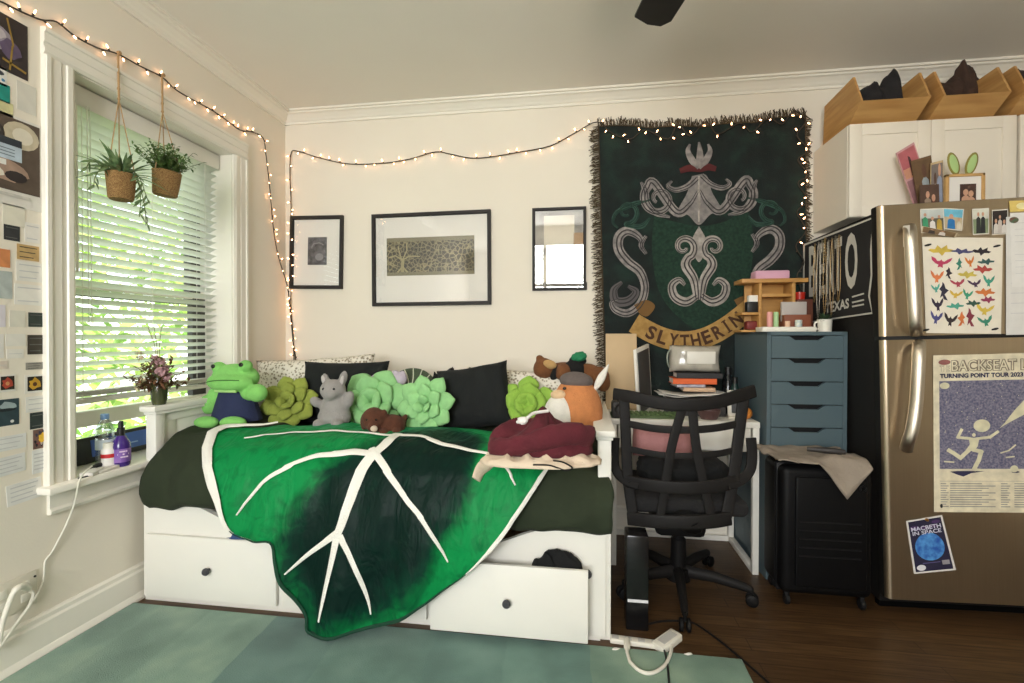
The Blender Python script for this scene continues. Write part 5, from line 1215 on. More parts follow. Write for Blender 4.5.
def small(name, label, cat, px0, px1, py0, py1, y, m, dy=.05, kind='box', base=None, bev=.003):
    a, b = ony(px0, py0, y), ony(px1, py1, y); z0 = base if base is not None else b.z; h = max(.006, a.z-z0); W = b.x-a.x; g = G()
    if kind == 'box': g.box((0, 0, h/2), (W, dy, h), bev)
    elif kind == 'cyl': g.lathe([(0, 0), (W/2*.96, 0), (W/2, h*.06), (W/2, h*.92), (W/2*.9, h), (0, h)], 18)
    elif kind == 'bowl': g.lathe([(0, .004), (W*.25, 0), (W*.42, h*.5), (W*.5, h), (W*.46, h), (W*.36, h*.4), (0, h*.15)], 20)
    return tag(g.build(name, m, loc=((a.x+b.x)/2, y, z0)), label, cat)
T0 = AZ+Z(275)
pk = small('pink_case', 'soft pink pouch lying on top of the pine organizer', 'pouch', 753, 787, 271.5, 274, oy+.05, mat('pale_pink', (208, 160, 180), .8), .08, base=T0, bev=.008)
small('red_bowl', 'small red bowl on the pine organizer right side', 'bowl', 794, 805, 292.5, 301, 2.84, mat('red_glaze', (186, 44, 30), .35), kind='bowl', base=AZ+.12)
small('brown_box', 'dark brown box under the red bowl', 'box', 793.5, 809, 300, 327, 2.80, mat('brown_box', (92, 48, 32), .6), .09, base=AZ, bev=.002)
small('pale_box', 'flat grey and white box leaning among the bottles on the drawer unit', 'box', 781, 806, 302, 315, 2.70, mat('pale_grey_box', (176, 168, 162), .6), .02, base=AZ+.055)
small('wooden_tray', 'reddish wooden tray box in front of the pine organizer', 'box', 782, 808, 315, 328, 2.69, mat('red_wood', (128, 72, 48), .6), .07, base=AZ)
small('pink_candle', 'pink pillar candle at the foot of the pine organizer', 'candle', 767, 772.5, 312, 325, 2.70, mat('pink_wax', (222, 158, 150), .6), kind='cyl', base=AZ+.003)
small('green_candle', 'pale green candle beside the pink candle', 'candle', 773.5, 778.5, 312, 325, 2.70, mat('green_wax', (168, 206, 150), .6), kind='cyl', base=AZ+.003)
small('small_jar', 'tiny blue and white jar at the front of the drawer unit', 'jar', 795, 802, 320, 328.5, 2.62, mat('blue_white_jar', (150, 176, 186), .4, vs=60, col2=(220, 220, 200)), kind='cyl', base=AZ+.007)
small('pale_jar', 'small pinkish jar beside the tiny blue jar', 'jar', 785, 790, 321, 328, 2.62, mat('blush_jar', (216, 180, 150), .5), kind='cyl', base=AZ+.007)
small('paper_mat', 'flat white tray mat along the front of the drawer unit top', 'mat', 759, 812, 327, 329, 2.615, WPL, .10, base=AZ)
small('white_label_box', 'small white box on the left shelf of the organizer', 'box', 748, 757, 295.5, 301.5, 2.80, PAPER, .04, base=AZ+Z(302))
small('dark_bottle_box', 'dark little box under the white box on the organizer shelf', 'box', 746, 757, 302, 308, 2.80, BLACK, .05, base=AZ+Z(308.5))
small('red_purse', 'dark red purse on the bottom of the organizer side shelf', 'purse', 745, 758, 321, 327, 2.82, mat('dark_red', (112, 34, 30), .6), .06, base=AZ+.012, bev=.012)
c = ony(826.5, 327, 2.60); kq = scl(c); t = thing('potted_succulent', 'white mug with a little green plant on the drawer unit corner', 'plant', (c.x, 2.62, AZ))
g = G(); g.lathe([(0, 0), (6*kq, 0), (6.8*kq, 12.5*kq), (6.2*kq, 12.5*kq), (5.8*kq, 9*kq), (0, 9*kq)], 22); g.build('mug', WPL, t)
g = G(); g.tube(smoothpath([(-6.2*kq, 0, 10*kq), (-9*kq, 0, 9*kq), (-9*kq, 0, 4*kq), (-6*kq, 0, 2.5*kq)]), .9*kq, 7); g.build('handle', WPL, t)
g = G(); r = random.Random(4)
for i in range(70):
    a = r.uniform(0, 6.28); e = r.uniform(.2, 1.5); d = Vector((math.cos(a)*math.cos(e), math.sin(a)*math.cos(e), math.sin(e))); leafblade(g, Vector((0, 0, 9.5*kq))+d*r.uniform(.0, .03), d, (0, 0, 1), r.uniform(.02, .035), .011, .3)
g.build('leaves', mat('dark_succulent', (58, 84, 52), .6, var=.3), t)

# ================================================================== refrigerator
FX, FY, RO = 1.311, 2.28, -.0262
STEEL = mat('brushed_steel', (178, 162, 138), .30, metal=.95, var=.03, vs=3, stretch=(60, 60, 1)); STEEL2 = mat('polished_steel', (196, 186, 170), .38, metal=1, var=.02)
FBLK = mat('fridge_side_black', (24, 22, 20), .55, spec=.25, bump=.12, bs=300)
fg = thing('refrigerator', 'stainless steel top freezer refrigerator with black sides', 'refrigerator', (FX, FY, 0), (0, RO, 0))
g = G(); g.bx(0.004, .776, .062, .70, .03, 1.752, .006); g.build('body', FBLK, fg)
def doorpan(name, z0, z1):
    g = G(); W, Rr = .78, .026
    pr = [(0, .058)]+[(Rr-Rr*math.cos(a), Rr-Rr*math.sin(a)) for a in [PI/2*i/8 for i in range(9)]]+[(W-Rr+Rr*math.sin(a), Rr-Rr*math.cos(a)) for a in [PI/2*i/8 for i in range(9)]]+[(W, .058)]
    g.prism(pr, lambda a, b, d: (a, b, d), z0, z1)
    bmesh.ops.recalc_face_normals(g.bm, faces=g.bm.faces[:])
    for f in g.bm.faces:
        if abs(f.normal.x) > .96 or abs(f.normal.z) > .9: f.material_index = 1
    return g.build(name, [STEEL, FBLK], fg, angle=50)
d1 = doorpan('freezer_door', 1.208, 1.772); d2 = doorpan('lower_door', .072, 1.192)
for y0, z0, z1 in ((.012, 1.766, 1.776), (.01, 1.19, 1.21), (.03, .062, .075)): g = G(); g.bx(.004, .776, y0, .06, z0, z1, .002); g.build('door_gasket', mat('gasket', (20, 19, 18), .6), fg)
g = G(); g.bx(.01, .77, .075, .11, .0, .066, .004); g.build('kick_grille', mat('grille', (8, 8, 8), .9, spec=.05), fg)
inv = Matrix.LocRotScale(Vector((FX, FY, 0)), Euler((0, RO, 0)), None).inverted()
lf = lambda px, py, y: inv @ ony(px, py, y)
def handle(parent, pts, w):
    g = G(); g.tube(smoothpath([lf(*p) for p in pts], 5), w*.52, 12, flat=1.7); return g.build('handle', STEEL2, parent)
handle(d1, [(909, 226, 2.275), (910, 231, 2.235), (911, 245, 2.222), (913, 280, 2.22), (915, 315, 2.222), (916, 328, 2.235), (916, 334, 2.275)], .026)
handle(d2, [(919, 342, 2.275), (919, 350, 2.235), (918, 375, 2.222), (916, 405, 2.222), (912, 430, 2.222), (908, 442, 2.235), (906, 450, 2.275)], .026)

# papers and photos held on the refrigerator front
FP = FY-.0012
def fpaper(name, label, cat, cor, base, art=None, group=None, curl=0., off=0.):
    """sheet on the refrigerator door, corners (tl, tr, br, bl) as pixels of the photograph"""
    o = ony(*cor[3], FP-off); mats = [cardmat(base)]
    def q(u, v, d=0.):
        a = lerp2(cor[3], cor[2], u); b = lerp2(cor[0], cor[1], u); x, y = lerp2(a, b, v)
        return ony(x, y, FP-off-d-curl*(.5-v)**2*(1 if v < .5 else .4))-o
    g = G(); g.grid(lambda u, v: q(u, v, .001), 1, 14); g.grid(lambda u, v: q(u, v, .0002), 1, 14)
    if art: art(g, mats, lambda u, v, d=.0018: q(u, v, d))
    return tag(g.build(name, mats, smooth=False, loc=o), label, cat, group)
def P(g, mats, q, col, pts, d=.0018):
    mats.append(col if not isinstance(col, tuple) else cardmat(col)); g.f([g.v(q(x, y, d)) for x, y in pts], len(mats)-1)
def rect(x0, y0, x1, y1): return [(x0, y0), (x1, y0), (x1, y1), (x0, y1)]
def circ(cx, cy, rx, ry, n=20): return [(cx+rx*math.cos(2*PI*i/n), cy+ry*math.sin(2*PI*i/n)) for i in range(n)]
def people(bgc, figs, sky=None):
    def f(g, m, q):
        P(g, m, q, bgc, rect(.04, .04, .96, .96))
        if sky: P(g, m, q, sky, rect(.04, .6, .96, .96), .0021)
        for i, (x, top, w_, c, h) in enumerate(figs):
            P(g, m, q, c, [(x-w_, .05), (x+w_, .05), (x+w_*.8, top-.16), (x, top-.08), (x-w_*.8, top-.16)], .0024+.0002*i); P(g, m, q, h, circ(x, top, w_*.5, w_*.55, 10), .0026+.0002*i)
    return f
SK = (196, 150, 122)
PG = 'photos stuck on the refrigerator'
fpaper('photo_print', 'group photo of people outdoors at the top left of the freezer door', 'photo', ((920, 209), (944, 208), (945, 233), (921, 233)), (220, 214, 200), people((98, 92, 78), [(.2, .75, .13, (60, 140, 100), SK), (.5, .6, .13, (215, 210, 205), SK), (.78, .66, .12, (180, 150, 60), SK)], (190, 196, 190)), PG)
fpaper('photo_print', 'photo with a blue sky and a person in blue on the freezer door', 'photo', ((943, 208), (964, 209), (962, 231), (944, 229)), (220, 216, 204), people((186, 170, 140), [(.4, .62, .22, (40, 112, 170), SK), (.8, .5, .12, (200, 190, 170), SK)], (110, 182, 206)), PG, off=.0016)
fpaper('photo_print', 'slanted strip photo under the group photos on the freezer door', 'photo', ((922, 226), (958, 233), (955, 238), (921, 232)), (196, 180, 150), people((120, 96, 66), [(.3, .7, .1, (60, 50, 44), SK), (.6, .7, .1, (210, 200, 190), SK)]), PG, off=.003)
fpaper('photo_print', 'photo of two people in dark clothes standing in a garden', 'photo', ((972, 209), (989, 208), (989, 234), (973, 235)), (224, 220, 208), people((132, 146, 110), [(.36, .78, .15, (52, 54, 50), SK), (.64, .78, .15, (40, 42, 42), SK)], (206, 206, 190)), PG)
fpaper('photo_print', 'dark photo of a group in white beside the pale notepad', 'photo', ((992, 210), (1008, 209), (1008, 234), (992, 235)), (222, 216, 204), people((46, 38, 34), [(.25, .55, .16, (206, 200, 190), SK), (.5, .7, .14, (196, 186, 176), SK), (.76, .5, .16, (212, 206, 198), SK)]), PG)
BIRDS = [(145, 125, (206, 178, 74), 140, 60), (285, 130, (74, 74, 112), 140, 36), (415, 128, (46, 40, 44), 110, 50), (145, 202, (186, 62, 96), 120, 60), (265, 210, (58, 132, 110), 40, 66), (338, 196, (216, 128, 58), 54, 64), (445, 195, (58, 92, 88), 104, 40), (425, 244, (180, 74, 66), 112, 50), (115, 295, (216, 122, 72), 76, 70), (197, 270, (50, 40, 48), 46, 66), (320, 280, (206, 186, 86), 118, 46), (465, 318, (64, 150, 124), 66, 66), (255, 335, (170, 68, 84), 86, 46), (372, 336, (74, 50, 76), 80, 46), (105, 370, (88, 170, 150), 52, 50), (160, 388, (52, 48, 64), 60, 100), (240, 408, (212, 176, 72), 78, 46), (320, 408, (62, 156, 120), 62, 60), (440, 392, (208, 122, 62), 120, 50), (115, 474, (52, 42, 60), 70, 76), (235, 484, (76, 158, 136), 110, 40), (360, 465, (52, 84, 70), 92, 42), (460, 440, (140, 56, 84), 86, 42), (440, 505, (214, 186, 80), 106, 62), (100, 560, (78, 76, 130), 76, 76), (200, 572, (54, 42, 44), 82, 76), (275, 565, (208, 116, 62), 52, 82), (340, 555, (132, 52, 66), 56, 110), (445, 578, (62, 140, 112), 92, 62)]
def art_birds(g, m, q):
    for i, (x, y, c, w_, h) in enumerate(BIRDS):
        cx, cy = (x-25)/530, 1-(y-40)/620; a, b = w_/530*.6, h/620*.6; s = .25*math.sin(i*1.7)
        if h > w_*1.2: T_ = [(-.7, -1), (-.1, -.35), (-.9, .1), (-.3, .3), (-.1, .75), (.25, 1), (.35, .6), (.9, .2), (.45, -.05), (.8, -.75), (.3, -.5), (0, -.9)]
        elif h < w_*.5: T_ = [(-1, .0), (-.8, .3), (-.45, .2), (-.25, .95), (.05, .35), (.5, 1), (.55, .3), (1, .15), (.85, -.25), (.35, -.3), (.1, -1), (-.15, -.4), (-.6, -.45)]
        else: T_ = [(-1, .95), (-.6, .6), (-.3, .15), (-.1, .25), (0, .55), (.12, .25), (.35, .2), (.6, .7), (1, 1), (.9, .35), (.5, -.25), (.2, -.45), (.25, -.95), (.0, -.8), (-.25, -1), (-.2, -.4), (-.6, -.15), (-.9, .35)]
        an_ = .35*math.sin(i*2.3); sg = -1 if i % 2 else 1; pts = [(cx+sg*a*(x_*math.cos(an_)-y_*.5*math.sin(an_)), cy+b*(y_*math.cos(an_)+x_*.5*math.sin(an_))) for x_, y_ in T_]
        P(g, m, q, c, pts)
bp = fpaper('bird_poster', 'white poster of many colourful birds on the freezer door', 'poster', ((922, 237), (1003, 238), (1001, 334), (926, 333)), (232, 224, 206), art_birds, curl=.004)
for px, py in ((928, 245), (997, 246), (926, 330), (995, 329)):
    c = ony(px, py, FP-.003); g = G(); g.tube([(-.012, 0, -.003), (0, -.002, 0), (.011, 0, .003)], [.003, .005, .003], 7); g.ell((0, -.003, 0), (.005, .004, .004), sub=2)
    tag(g.build('bird_magnet', BLACK, loc=c), 'small black magnet at the %s corner of the bird poster' % {(928, 245): 'upper left', (997, 246): 'upper right', (926, 330): 'lower left', (995, 329): 'lower right'}[(px, py)], 'magnet', 'black magnets on the bird poster')
def art_note(g, m, q):
    for i in range(9):
        if i != 4: P(g, m, q, (204, 203, 202), rect(.08, .86-.085*i, .8-.2*(i % 3)*.5, .866-.085*i))
fpaper('notepad_sheet', 'white handwritten sheet at the right edge of the freezer door', 'paper', ((1006, 217), (1066, 215), (1065, 334), (1006, 335)), (222, 220, 214), art_note, off=.001)
fpaper('notepad_sheet', 'smaller white sheet pinned over the handwritten sheet', 'paper', ((1010, 213), (1062, 211), (1060, 286), (1012, 287)), (228, 226, 220), art_note, off=.0035)
c = ony(1014, 220, FP-.005); g = G(); g.ell((0, 0, 0), (.017, .004, .013), sub=3); tag(g.build('round_magnet', mat('brown_magnet', (120, 66, 56), .5, vs=60, col2=(70, 110, 80)), loc=c), 'brown and green oval magnet on the white sheets', 'magnet')
fpaper('yellow_card', 'pale yellow card sticking up at the top right of the freezer door', 'card', ((1009, 201), (1052, 199), (1052, 210), (1010, 212)), (222, 196, 110), lambda g, m, q: P(g, m, q, (240, 228, 170), circ(.3, .5, .14, .3)), off=.001)
c = [(903, 226), (910, 225), (909, 246), (903, 247)]
g = G(); g.face([ony(x, y, 2.262 if x < 905 else 2.215) for x, y in c]); g.face([ony(x, y, 2.2625 if x < 905 else 2.2155) for x, y in c])
P_ = ony(*c[3], 2.262)
for q in g.bm.verts: q.co -= P_
tag(g.build('sticky_note', PAPER, smooth=False, loc=P_), 'small white sticker wrapped on the freezer door handle', 'note')
PUR = cardmat((92, 90, 124)); NV = cardmat((44, 42, 74)); CR = (222, 212, 184)
def art_tour(g, m, q):
    STAR = mat('poster_starfield', (84, 84, 112), .8, vs=130, col2=(136, 132, 146))
    P(g, m, q, STAR, rect(.045, .275, .955, .835), .0016)
    m.append(cardmat((128, 116, 98))); a = len(m)-1; m.append(NV); b = len(m)-1; m.append(cardmat(CR)); c = len(m)-1
    w3 = lambda x, y: q(x, y, .0022); w4 = lambda x, y: q(x, y, .0030)
    put_text(g, 'THE', w3, .05, .895, .125, .935, a, .03); put_text(g, 'THE', w4, .052, .896, .123, .934, c)
    put_text(g, 'BACKSEAT LOVERS', w3, .135, .893, 1.0, .968, a, .075); put_text(g, 'BACKSEAT LOVERS', w4, .138, .897, .997, .964, c, .0)
    put_text(g, 'TURNING POINT TOUR 2023', w3, .05, .853, .668, .882, b, .045)
    P(g, m, q, (146, 92, 86), circ(.085, .955, .045, .017), .0034)
    cr = cardmat((214, 208, 176))
    P(g, m, q, cr, circ(.085, .805, .036, .021), .0022); P(g, m, q, cr, circ(.36, .548, .062, .040, 28), .0022)
    def limb(pts, w_):
        for (x0, y0), (x1, y1) in zip(pts, pts[1:]):
            v = Vector((x1-x0, y1-y0)); n = Vector((-v.y, v.x)).normalized()*w_; n.y *= .7; e = v.normalized()*w_*.5
            P(g, m, q, cr, [(x0+n.x-e.x, y0+n.y-e.y), (x0-n.x-e.x, y0-n.y-e.y), (x1-n.x+e.x, y1-n.y+e.y), (x1+n.x+e.x, y1+n.y+e.y)], .0024)
    P(g, m, q, cr, [(.26, .475), (.34, .47), (.33, .42), (.30, .385), (.24, .395), (.27, .43)], .0025); P(g, m, q, cr, circ(.30, .49, .014, .012, 10), .0026)
    limb([(.27, .468), (.18, .475), (.21, .525)], .012); limb([(.32, .466), (.42, .475), (.48, .51)], .012)
    limb([(.27, .40), (.20, .345), (.15, .375), (.11, .395)], .017); limb([(.30, .395), (.355, .385), (.335, .33), (.30, .272)], .017); limb([(.30, .272), (.36, .268)], .010)
    P(g, m, q, NV, [(.12, .258), (.18, .262), (.26, .262), (.38, .260), (.28, .248), (.22, .226), (.17, .240)], .0023)
    P(g, m, q, cr, [(.49, .53), (.53, .565), (.60, .64), (.70, .73), (.82, .80), (.90, .79), (.88, .72), (.78, .66), (.64, .60), (.55, .56)], .0023)
    for pts, w_ in (([(.50, .375), (.56, .39), (.61, .425)], .006), ([(.08, .322), (.15, .318)], .006), ([(.54, .347), (.60, .352)], .006)): limb(pts, w_)
    P(g, m, q, cr, circ(.60, .275, .03, .022), .0026); P(g, m, q, NV, circ(.61, .255, .03, .006), .0025)
    r = random.Random(1)
    for i in range(46): P(g, m, q, cr, circ(r.uniform(.06, .94), r.uniform(.42, .82), .004, .003, 5), .002)
    gr = cardmat((150, 146, 138)); P(g, m, q, gr, rect(.045, .196, .955, .198))
    for x0, n in ((.05, .06), (.12, .34), (.50, .07), (.60, .33)):
        for i in range(11): P(g, m, q, gr, rect(x0, .178-.0145*i, x0+n*(.7+.3*((i*5) % 3)/2), .184-.0145*i))
tp_ = fpaper('tour_poster', 'cream concert tour poster with a purple starry picture on the lower refrigerator door', 'poster', ((933, 355.5), (1068, 352), (1068, 513), (934, 512)), CR, art_tour, curl=.008)
c = ony(941.5, 506, FP-.010); g = G(); g.ell((0, 0, 0), (.005, .003, .009), sub=2); tag(g.build('small_magnet', BLACK, loc=c), 'tiny black magnet at the lower left of the tour poster', 'magnet')
def art_mac(g, m, q):
    P(g, m, q, (30, 26, 56), rect(.05, .03, .95, .97)); r = random.Random(4)
    for i in range(5): P(g, m, q, (70, 44, 92), circ(r.uniform(.15, .85), r.uniform(.8, .93), .12, .03, 10), .002)
    P(g, m, q, mat('planet_blue', (30, 84, 168), .6, vs=40, col2=(84, 152, 214)), circ(.5, .47, .37, .255, 28), .0022)
    m.append(cardmat((206, 206, 222))); i = len(m)-1; w3 = lambda x, y: q(x, y, .003)
    put_text(g, 'MACBETH', w3, .10, .785, .90, .862, i, .02); put_text(g, 'IN SPACE', w3, .12, .705, .88, .775, i, .02)
    P(g, m, q, (222, 222, 226), circ(.20, .10, .11, .055, 14), .0024); P(g, m, q, (150, 146, 150), rect(.72, .12, .90, .20), .0024); P(g, m, q, (92, 84, 130), rect(.25, .17, .68, .185), .0024)
mc = fpaper('space_postcard', 'tilted dark blue postcard with a planet on the lower refrigerator door', 'postcard', ((906, 521), (942, 515), (956, 570), (914, 574)), (220, 216, 210), art_mac)
c = ony(927, 520, FP-.005); g = G(); g.lathe([(.006, .004), (.007, 0), (.004, -.006), (0, -.007)], 14, (0, 0, 0), Matrix.Rotation(-PI/2, 4, 'X')); tag(g.build('gold_magnet', mat('brass', (176, 130, 70), .3, metal=.8), loc=c), 'small gold magnet at the top of the space postcard', 'magnet')

# pennant and necklaces on the black side
def side(px, py, off=0.):
    x = FX
    for _ in range(4): p = onx(px, py, x); x = FX+.004-.0262*p.z-off
    return onx(px, py, x)
o = side(803, 325); pn = G()
V = [(804, 245), (872.5, 218), (871, 250), (871.5, 275), (869, 296), (872, 313), (803.5, 323)]
pn.f([pn.v(side(x, y, .002)-o) for x, y in V])
pen = tag(pn.build('pennant_flag', mat('black_felt', (28, 26, 25), .95), smooth=False, loc=o), 'black felt pennant with white letters on the refrigerator side', 'pennant')
WF = mat('white_felt', (196, 192, 182), .95)
g = G()
def strip(pts, w_, off=.0035):
    q = [Vector(p) for p in pts]; L = []
    for i, p in enumerate(q):
        t = (q[min(i+1, len(q)-1)]-q[max(i-1, 0)]).normalized(); n = Vector((-t.y, t.x))*w_/2; L.append((g.v(side(p.x+n.x, p.y+n.y, off)-o), g.v(side(p.x-n.x, p.y-n.y, off)-o)))
    for a, b in zip(L, L[1:]): g.f([a[0], a[1], b[1], b[0]])
strip(V+[V[0]], 1.8)
for y in (0, 7, 12): strip([(852, 297+y*.8), (864, 293.5+y*.9)], 1.6)
def sidetext(s, x0, y0a, y0b, x1, y1a, y1b, bold=.02):
    def w3(u, v):
        x = x0+(x1-x0)*u; yt = y0a+(y1a-y0a)*u; yb_ = y0b+(y1b-y0b)*u; return side(x, yb_+(yt-yb_)*v, .0038)-o
    put_text(g, s, w3, 0, 0, 1, 1, 0, bold)
sidetext('B', 809, 247, 297, 816.5, 244, 296); sidetext('E', 819, 244, 296, 825, 242, 294); sidetext('N', 827, 242, 294, 833, 239, 292); sidetext('T', 834, 240, 292, 842, 236, 290); sidetext('O', 845, 234, 290, 857.5, 231, 288, .03)
sidetext('TEXAS', 825, 303, 314, 849, 298, 308, .03)
g.build('pennant_lettering', WF, pen, smooth=False)
SLV = mat('silver_chain', (126, 118, 104), .35, metal=.7); GLD = mat('gold_chain', (132, 108, 70), .35, metal=.7)
r = random.Random(12)
for i, (px, y0, y1, m, lab) in enumerate(((815, 244, 300, GLD, 'fine gold necklace, leftmost on the pennant'), (818.5, 242, 318, SLV, 'long silver necklace beside the leftmost gold one'), (822, 240, 296, SLV, 'short silver necklace left of the middle of the row'), (825, 238, 312, GLD, 'thick beaded gold necklace in the middle of the row'), (828.5, 240, 306, SLV, 'glittering silver necklace right of the beaded gold one'), (832, 238, 314, GLD, 'long thin gold necklace right of the glittering silver one'), (835.5, 236, 292, SLV, 'silver necklace, rightmost but one on the pennant'), (839, 235, 298, GLD, 'gold necklace with a round pendant, rightmost on the pennant'))):
    p = side(px, y0, .012); t = thing('necklace', lab, 'necklace', p, (0, 0, 0), 'necklaces hanging on the refrigerator side')
    L = p.z-side(px, y1, .012).z; w_ = .018; g = G()
    pts = [Vector((0, w_*math.sin(2*PI*s/24)*(1-abs(math.cos(PI*s/24))**4*.5), -L/2+L/2*math.cos(2*PI*s/24))) for s in range(25)]
    g.tube(pts, .0015, 5)
    for s in range(0, 24):
        for f in (0, .5): g.ell(pts[s].lerp(pts[s+1], f), (.003 if i != 3 else .0045,)*3, sub=1)
    g.build('chain', m, t)
    g = G(); g.ell((-.002, 0, -L-.006), (.004, .012, .014) if i == 7 else (.003, .005, .009), sub=2); g.build('pendant', m, t)
    g = G(); g.lathe([(.004, 0), (.004, .010), (0, .012)], 8, (.008, 0, -.004), Matrix.Rotation(-PI/2, 4, 'Y')); g.build('hook', SLV, t)

# ================================================================== wall cabinets, bins, things on the refrigerator
CX0, CYF, CZ0, CZ1 = 1.335, 2.655, 1.812, 2.283
CAB = mat('cabinet_white', (232, 224, 208), .42, var=.01)
def cabinet(x0, x1, label, nd):
    t = thing('wall_cabinet', label, 'cabinet', (x0, CYF, CZ0), group='white wall cabinets'); W = x1-x0; H = CZ1-CZ0
    g = G(); g.bx(0, W, .02, YB-CYF-.003, 0, H, .001); g.build('carcass', CAB, t, smooth=False)
    for i in range(nd):
        a, b = i*W/nd+.0015, (i+1)*W/nd-.0015
        g = G(); s = .058; g.bx(a, a+s, 0, .02, .002, H-.002, .0015); g.bx(b-s, b, 0, .02, .002, H-.002, .0015); g.bx(a+s, b-s, 0, .02, .002, s, .0015); g.bx(a+s, b-s, 0, .02, H-s, H-.002, .0015); g.bx(a+s, b-s, .009, .018, s, H-s); g.build('door', CAB, t)
x2 = ony(1017, 150, CYF).x
cabinet(CX0, x2, 'white two door wall cabinet above the refrigerator', 2); cabinet(x2+.012, 3.25, 'white wall cabinet to the right, cut off by the photo edge', 2)
BAM = mat('bamboo', (196, 152, 92), .5, vs=4, stretch=(1, 1, 9), col2=(174, 128, 72))
pr = [onx(x, y, CX0+.004) for x, y in ((849, 124), (861, 101), (853, 77.5), (824.6, 95), (823, 142))]
pr = [(p.y, p.z-CZ1) for p in pr]; z00 = min(pr[0][1], pr[4][1]); pr = [(pr[0][0], 0), pr[1], pr[2], (min(YB-.015, pr[3][0]), pr[2][1]-.01), (min(YB-.015, pr[4][0]), 0)]
def bin_(x0, x1, label):
    t = thing('bamboo_bin', label, 'bin', (x0, 0, CZ1+.001), group='open bamboo bins on top of the cabinets'); W = x1-x0
    for u, nm in ((0, 'side_panel'), (W-.010, 'side_panel')):
        g = G(); g.prism(pr, lambda a, b, d: (d, a, b), u, u+.010); g.build(nm, BAM, t, smooth=False)
    (ya, za), (yb, zb) = pr[0], pr[1]; th = .01
    g = G(); g.prism([(ya, za), (yb, zb), (yb+th, zb), (ya+th, za)], lambda a, b, d: (d, a, b), .010, W-.010); g.build('front_panel', BAM, t, smooth=False)
    g = G(); g.bx(.010, W-.010, pr[3][0]-.01, pr[3][0], 0, pr[3][1]); g.bx(.010, W-.010, ya, pr[3][0], 0, .008); g.build('back_panel', BAM, t, smooth=False); return t
bx_ = [ony(px, 110, (pr[0][0]+pr[1][0])/2).x for px in (856, 923.5, 936, 1002, 1017, 1085)]
bx_[0] = CX0+.004
BRCL = mat('brown_cloth', (62, 44, 34), .95, var=.2, vs=20, bump=.3); DKCL = mat('dark_cloth', (34, 32, 33), .95, var=.2, vs=20, bump=.3); GBCL = mat('grey_brown_cloth', (58, 50, 46), .95, var=.2, bump=.3)
bin_(bx_[0], bx_[1], 'leftmost bamboo bin on the cabinets, holding black cloth'); bin_(bx_[2], bx_[3], 'middle bamboo bin on the cabinets, holding brown cloth'); bin_(bx_[4], bx_[5], 'bamboo bin at the right photo edge, holding grey brown cloth')
def pile(label, px_list, y, x0, x1, m, seed):
    o = Vector(((x0+x1)/2, y, CZ1+.012)); g = G(); g.ell((0, .03, .10), ((x1-x0)/2*.80, .10, .14), sub=4, nz=.22, nf=2.5, seed=seed)
    for px, py, w_ in px_list:
        p = ony(px, py, y)-o; g.ell((p.x, 0, p.z*.5), (w_*1.25, .06, p.z*.58), sub=3, nz=.35, nf=2, seed=seed+px)
    return tag(remesh(g.build('folded_clothes', m, loc=o), .009, 2), label, 'clothes', 'cloth in the bamboo bins')
pile('black cloth piled in the leftmost bamboo bin', [(893, 75, .022), (887, 80, .03), (872, 88, .04)], 2.80, bx_[0], bx_[1], DKCL, 3)
pile('brown cloth peaking out of the middle bamboo bin', [(962, 68, .03), (968, 72, .03), (952, 82, .04), (985, 84, .04)], 2.80, bx_[2], bx_[3], BRCL, 8)
pile('grey brown cloth heaped in the bamboo bin at the photo edge', [(1010, 76, .04), (1022, 74, .05)], 2.80, bx_[4], bx_[5], GBCL, 5)
# on the refrigerator
FT = 1.776
yq = 2.50; lw = 1.752
def standing(name, label, cat, cor, base, art, y, th=.004, lean=0):
    o = ony(*cor[3], y); mats = [cardmat(base)]
    def q(u, v, d=0.): a = lerp2(cor[3], cor[2], u); b = lerp2(cor[0], cor[1], u); x, yy = lerp2(a, b, v); return ony(x, yy, y-d)-o
    g = G(); A = [q(0, 0), q(1, 0), q(1, 1), q(0, 1)]; B = [p+Vector((0, th, 0)) for p in A]; va = [g.v(p) for p in A]; vb = [g.v(p) for p in B]; g.f(va); g.f(vb)
    for i in range(4): g.f([va[i], va[(i+1) % 4], vb[(i+1) % 4], vb[i]])
    art(g, mats, lambda u, v, d=.0018: q(u, v, d)); return tag(g.build(name, mats, smooth=False, loc=o), label, cat)
standing('photo_print', 'pink sunset photo print standing at the back of the refrigerator top', 'photo', ((896, 153), (914, 142), (938, 214), (918, 218)), (198, 150, 150), lambda g, m, q: [P(g, m, q, (176, 96, 100), rect(.06, .72, .94, .97)), P(g, m, q, (208, 150, 120), rect(.06, .58, .94, .72)), P(g, m, q, (74, 46, 50), [(.4, .6), (.62, .6), (.58, .85), (.48, .88)], .0022), P(g, m, q, (150, 108, 110), rect(.06, .06, .94, .55))], 2.56)
standing('photo_print', 'brown photo of a seated person on the refrigerator top', 'photo', ((911, 161), (931, 155), (939, 216), (921, 218)), (110, 84, 56), people((102, 78, 52), [(.55, .78, .22, (150, 160, 164), (96, 66, 50))], None), 2.53)
standing('photo_print', 'photo of people in pale clothes beside the wooden frame', 'photo', ((931, 163), (943, 160), (944, 216), (930, 217)), (196, 172, 130), people((120, 110, 104), [(.35, .7, .2, (220, 210, 190), (92, 66, 52)), (.7, .84, .22, (150, 160, 180), SK)], None), 2.50)
standing('photo_print', 'dark brown photo at the front of the photos on the refrigerator top', 'photo', ((920, 185), (939, 184), (940, 218), (920, 218)), (88, 66, 52), people((84, 62, 50), [(.4, .7, .2, (150, 130, 110), SK), (.7, .6, .2, (110, 60, 50), SK)], None), 2.46)
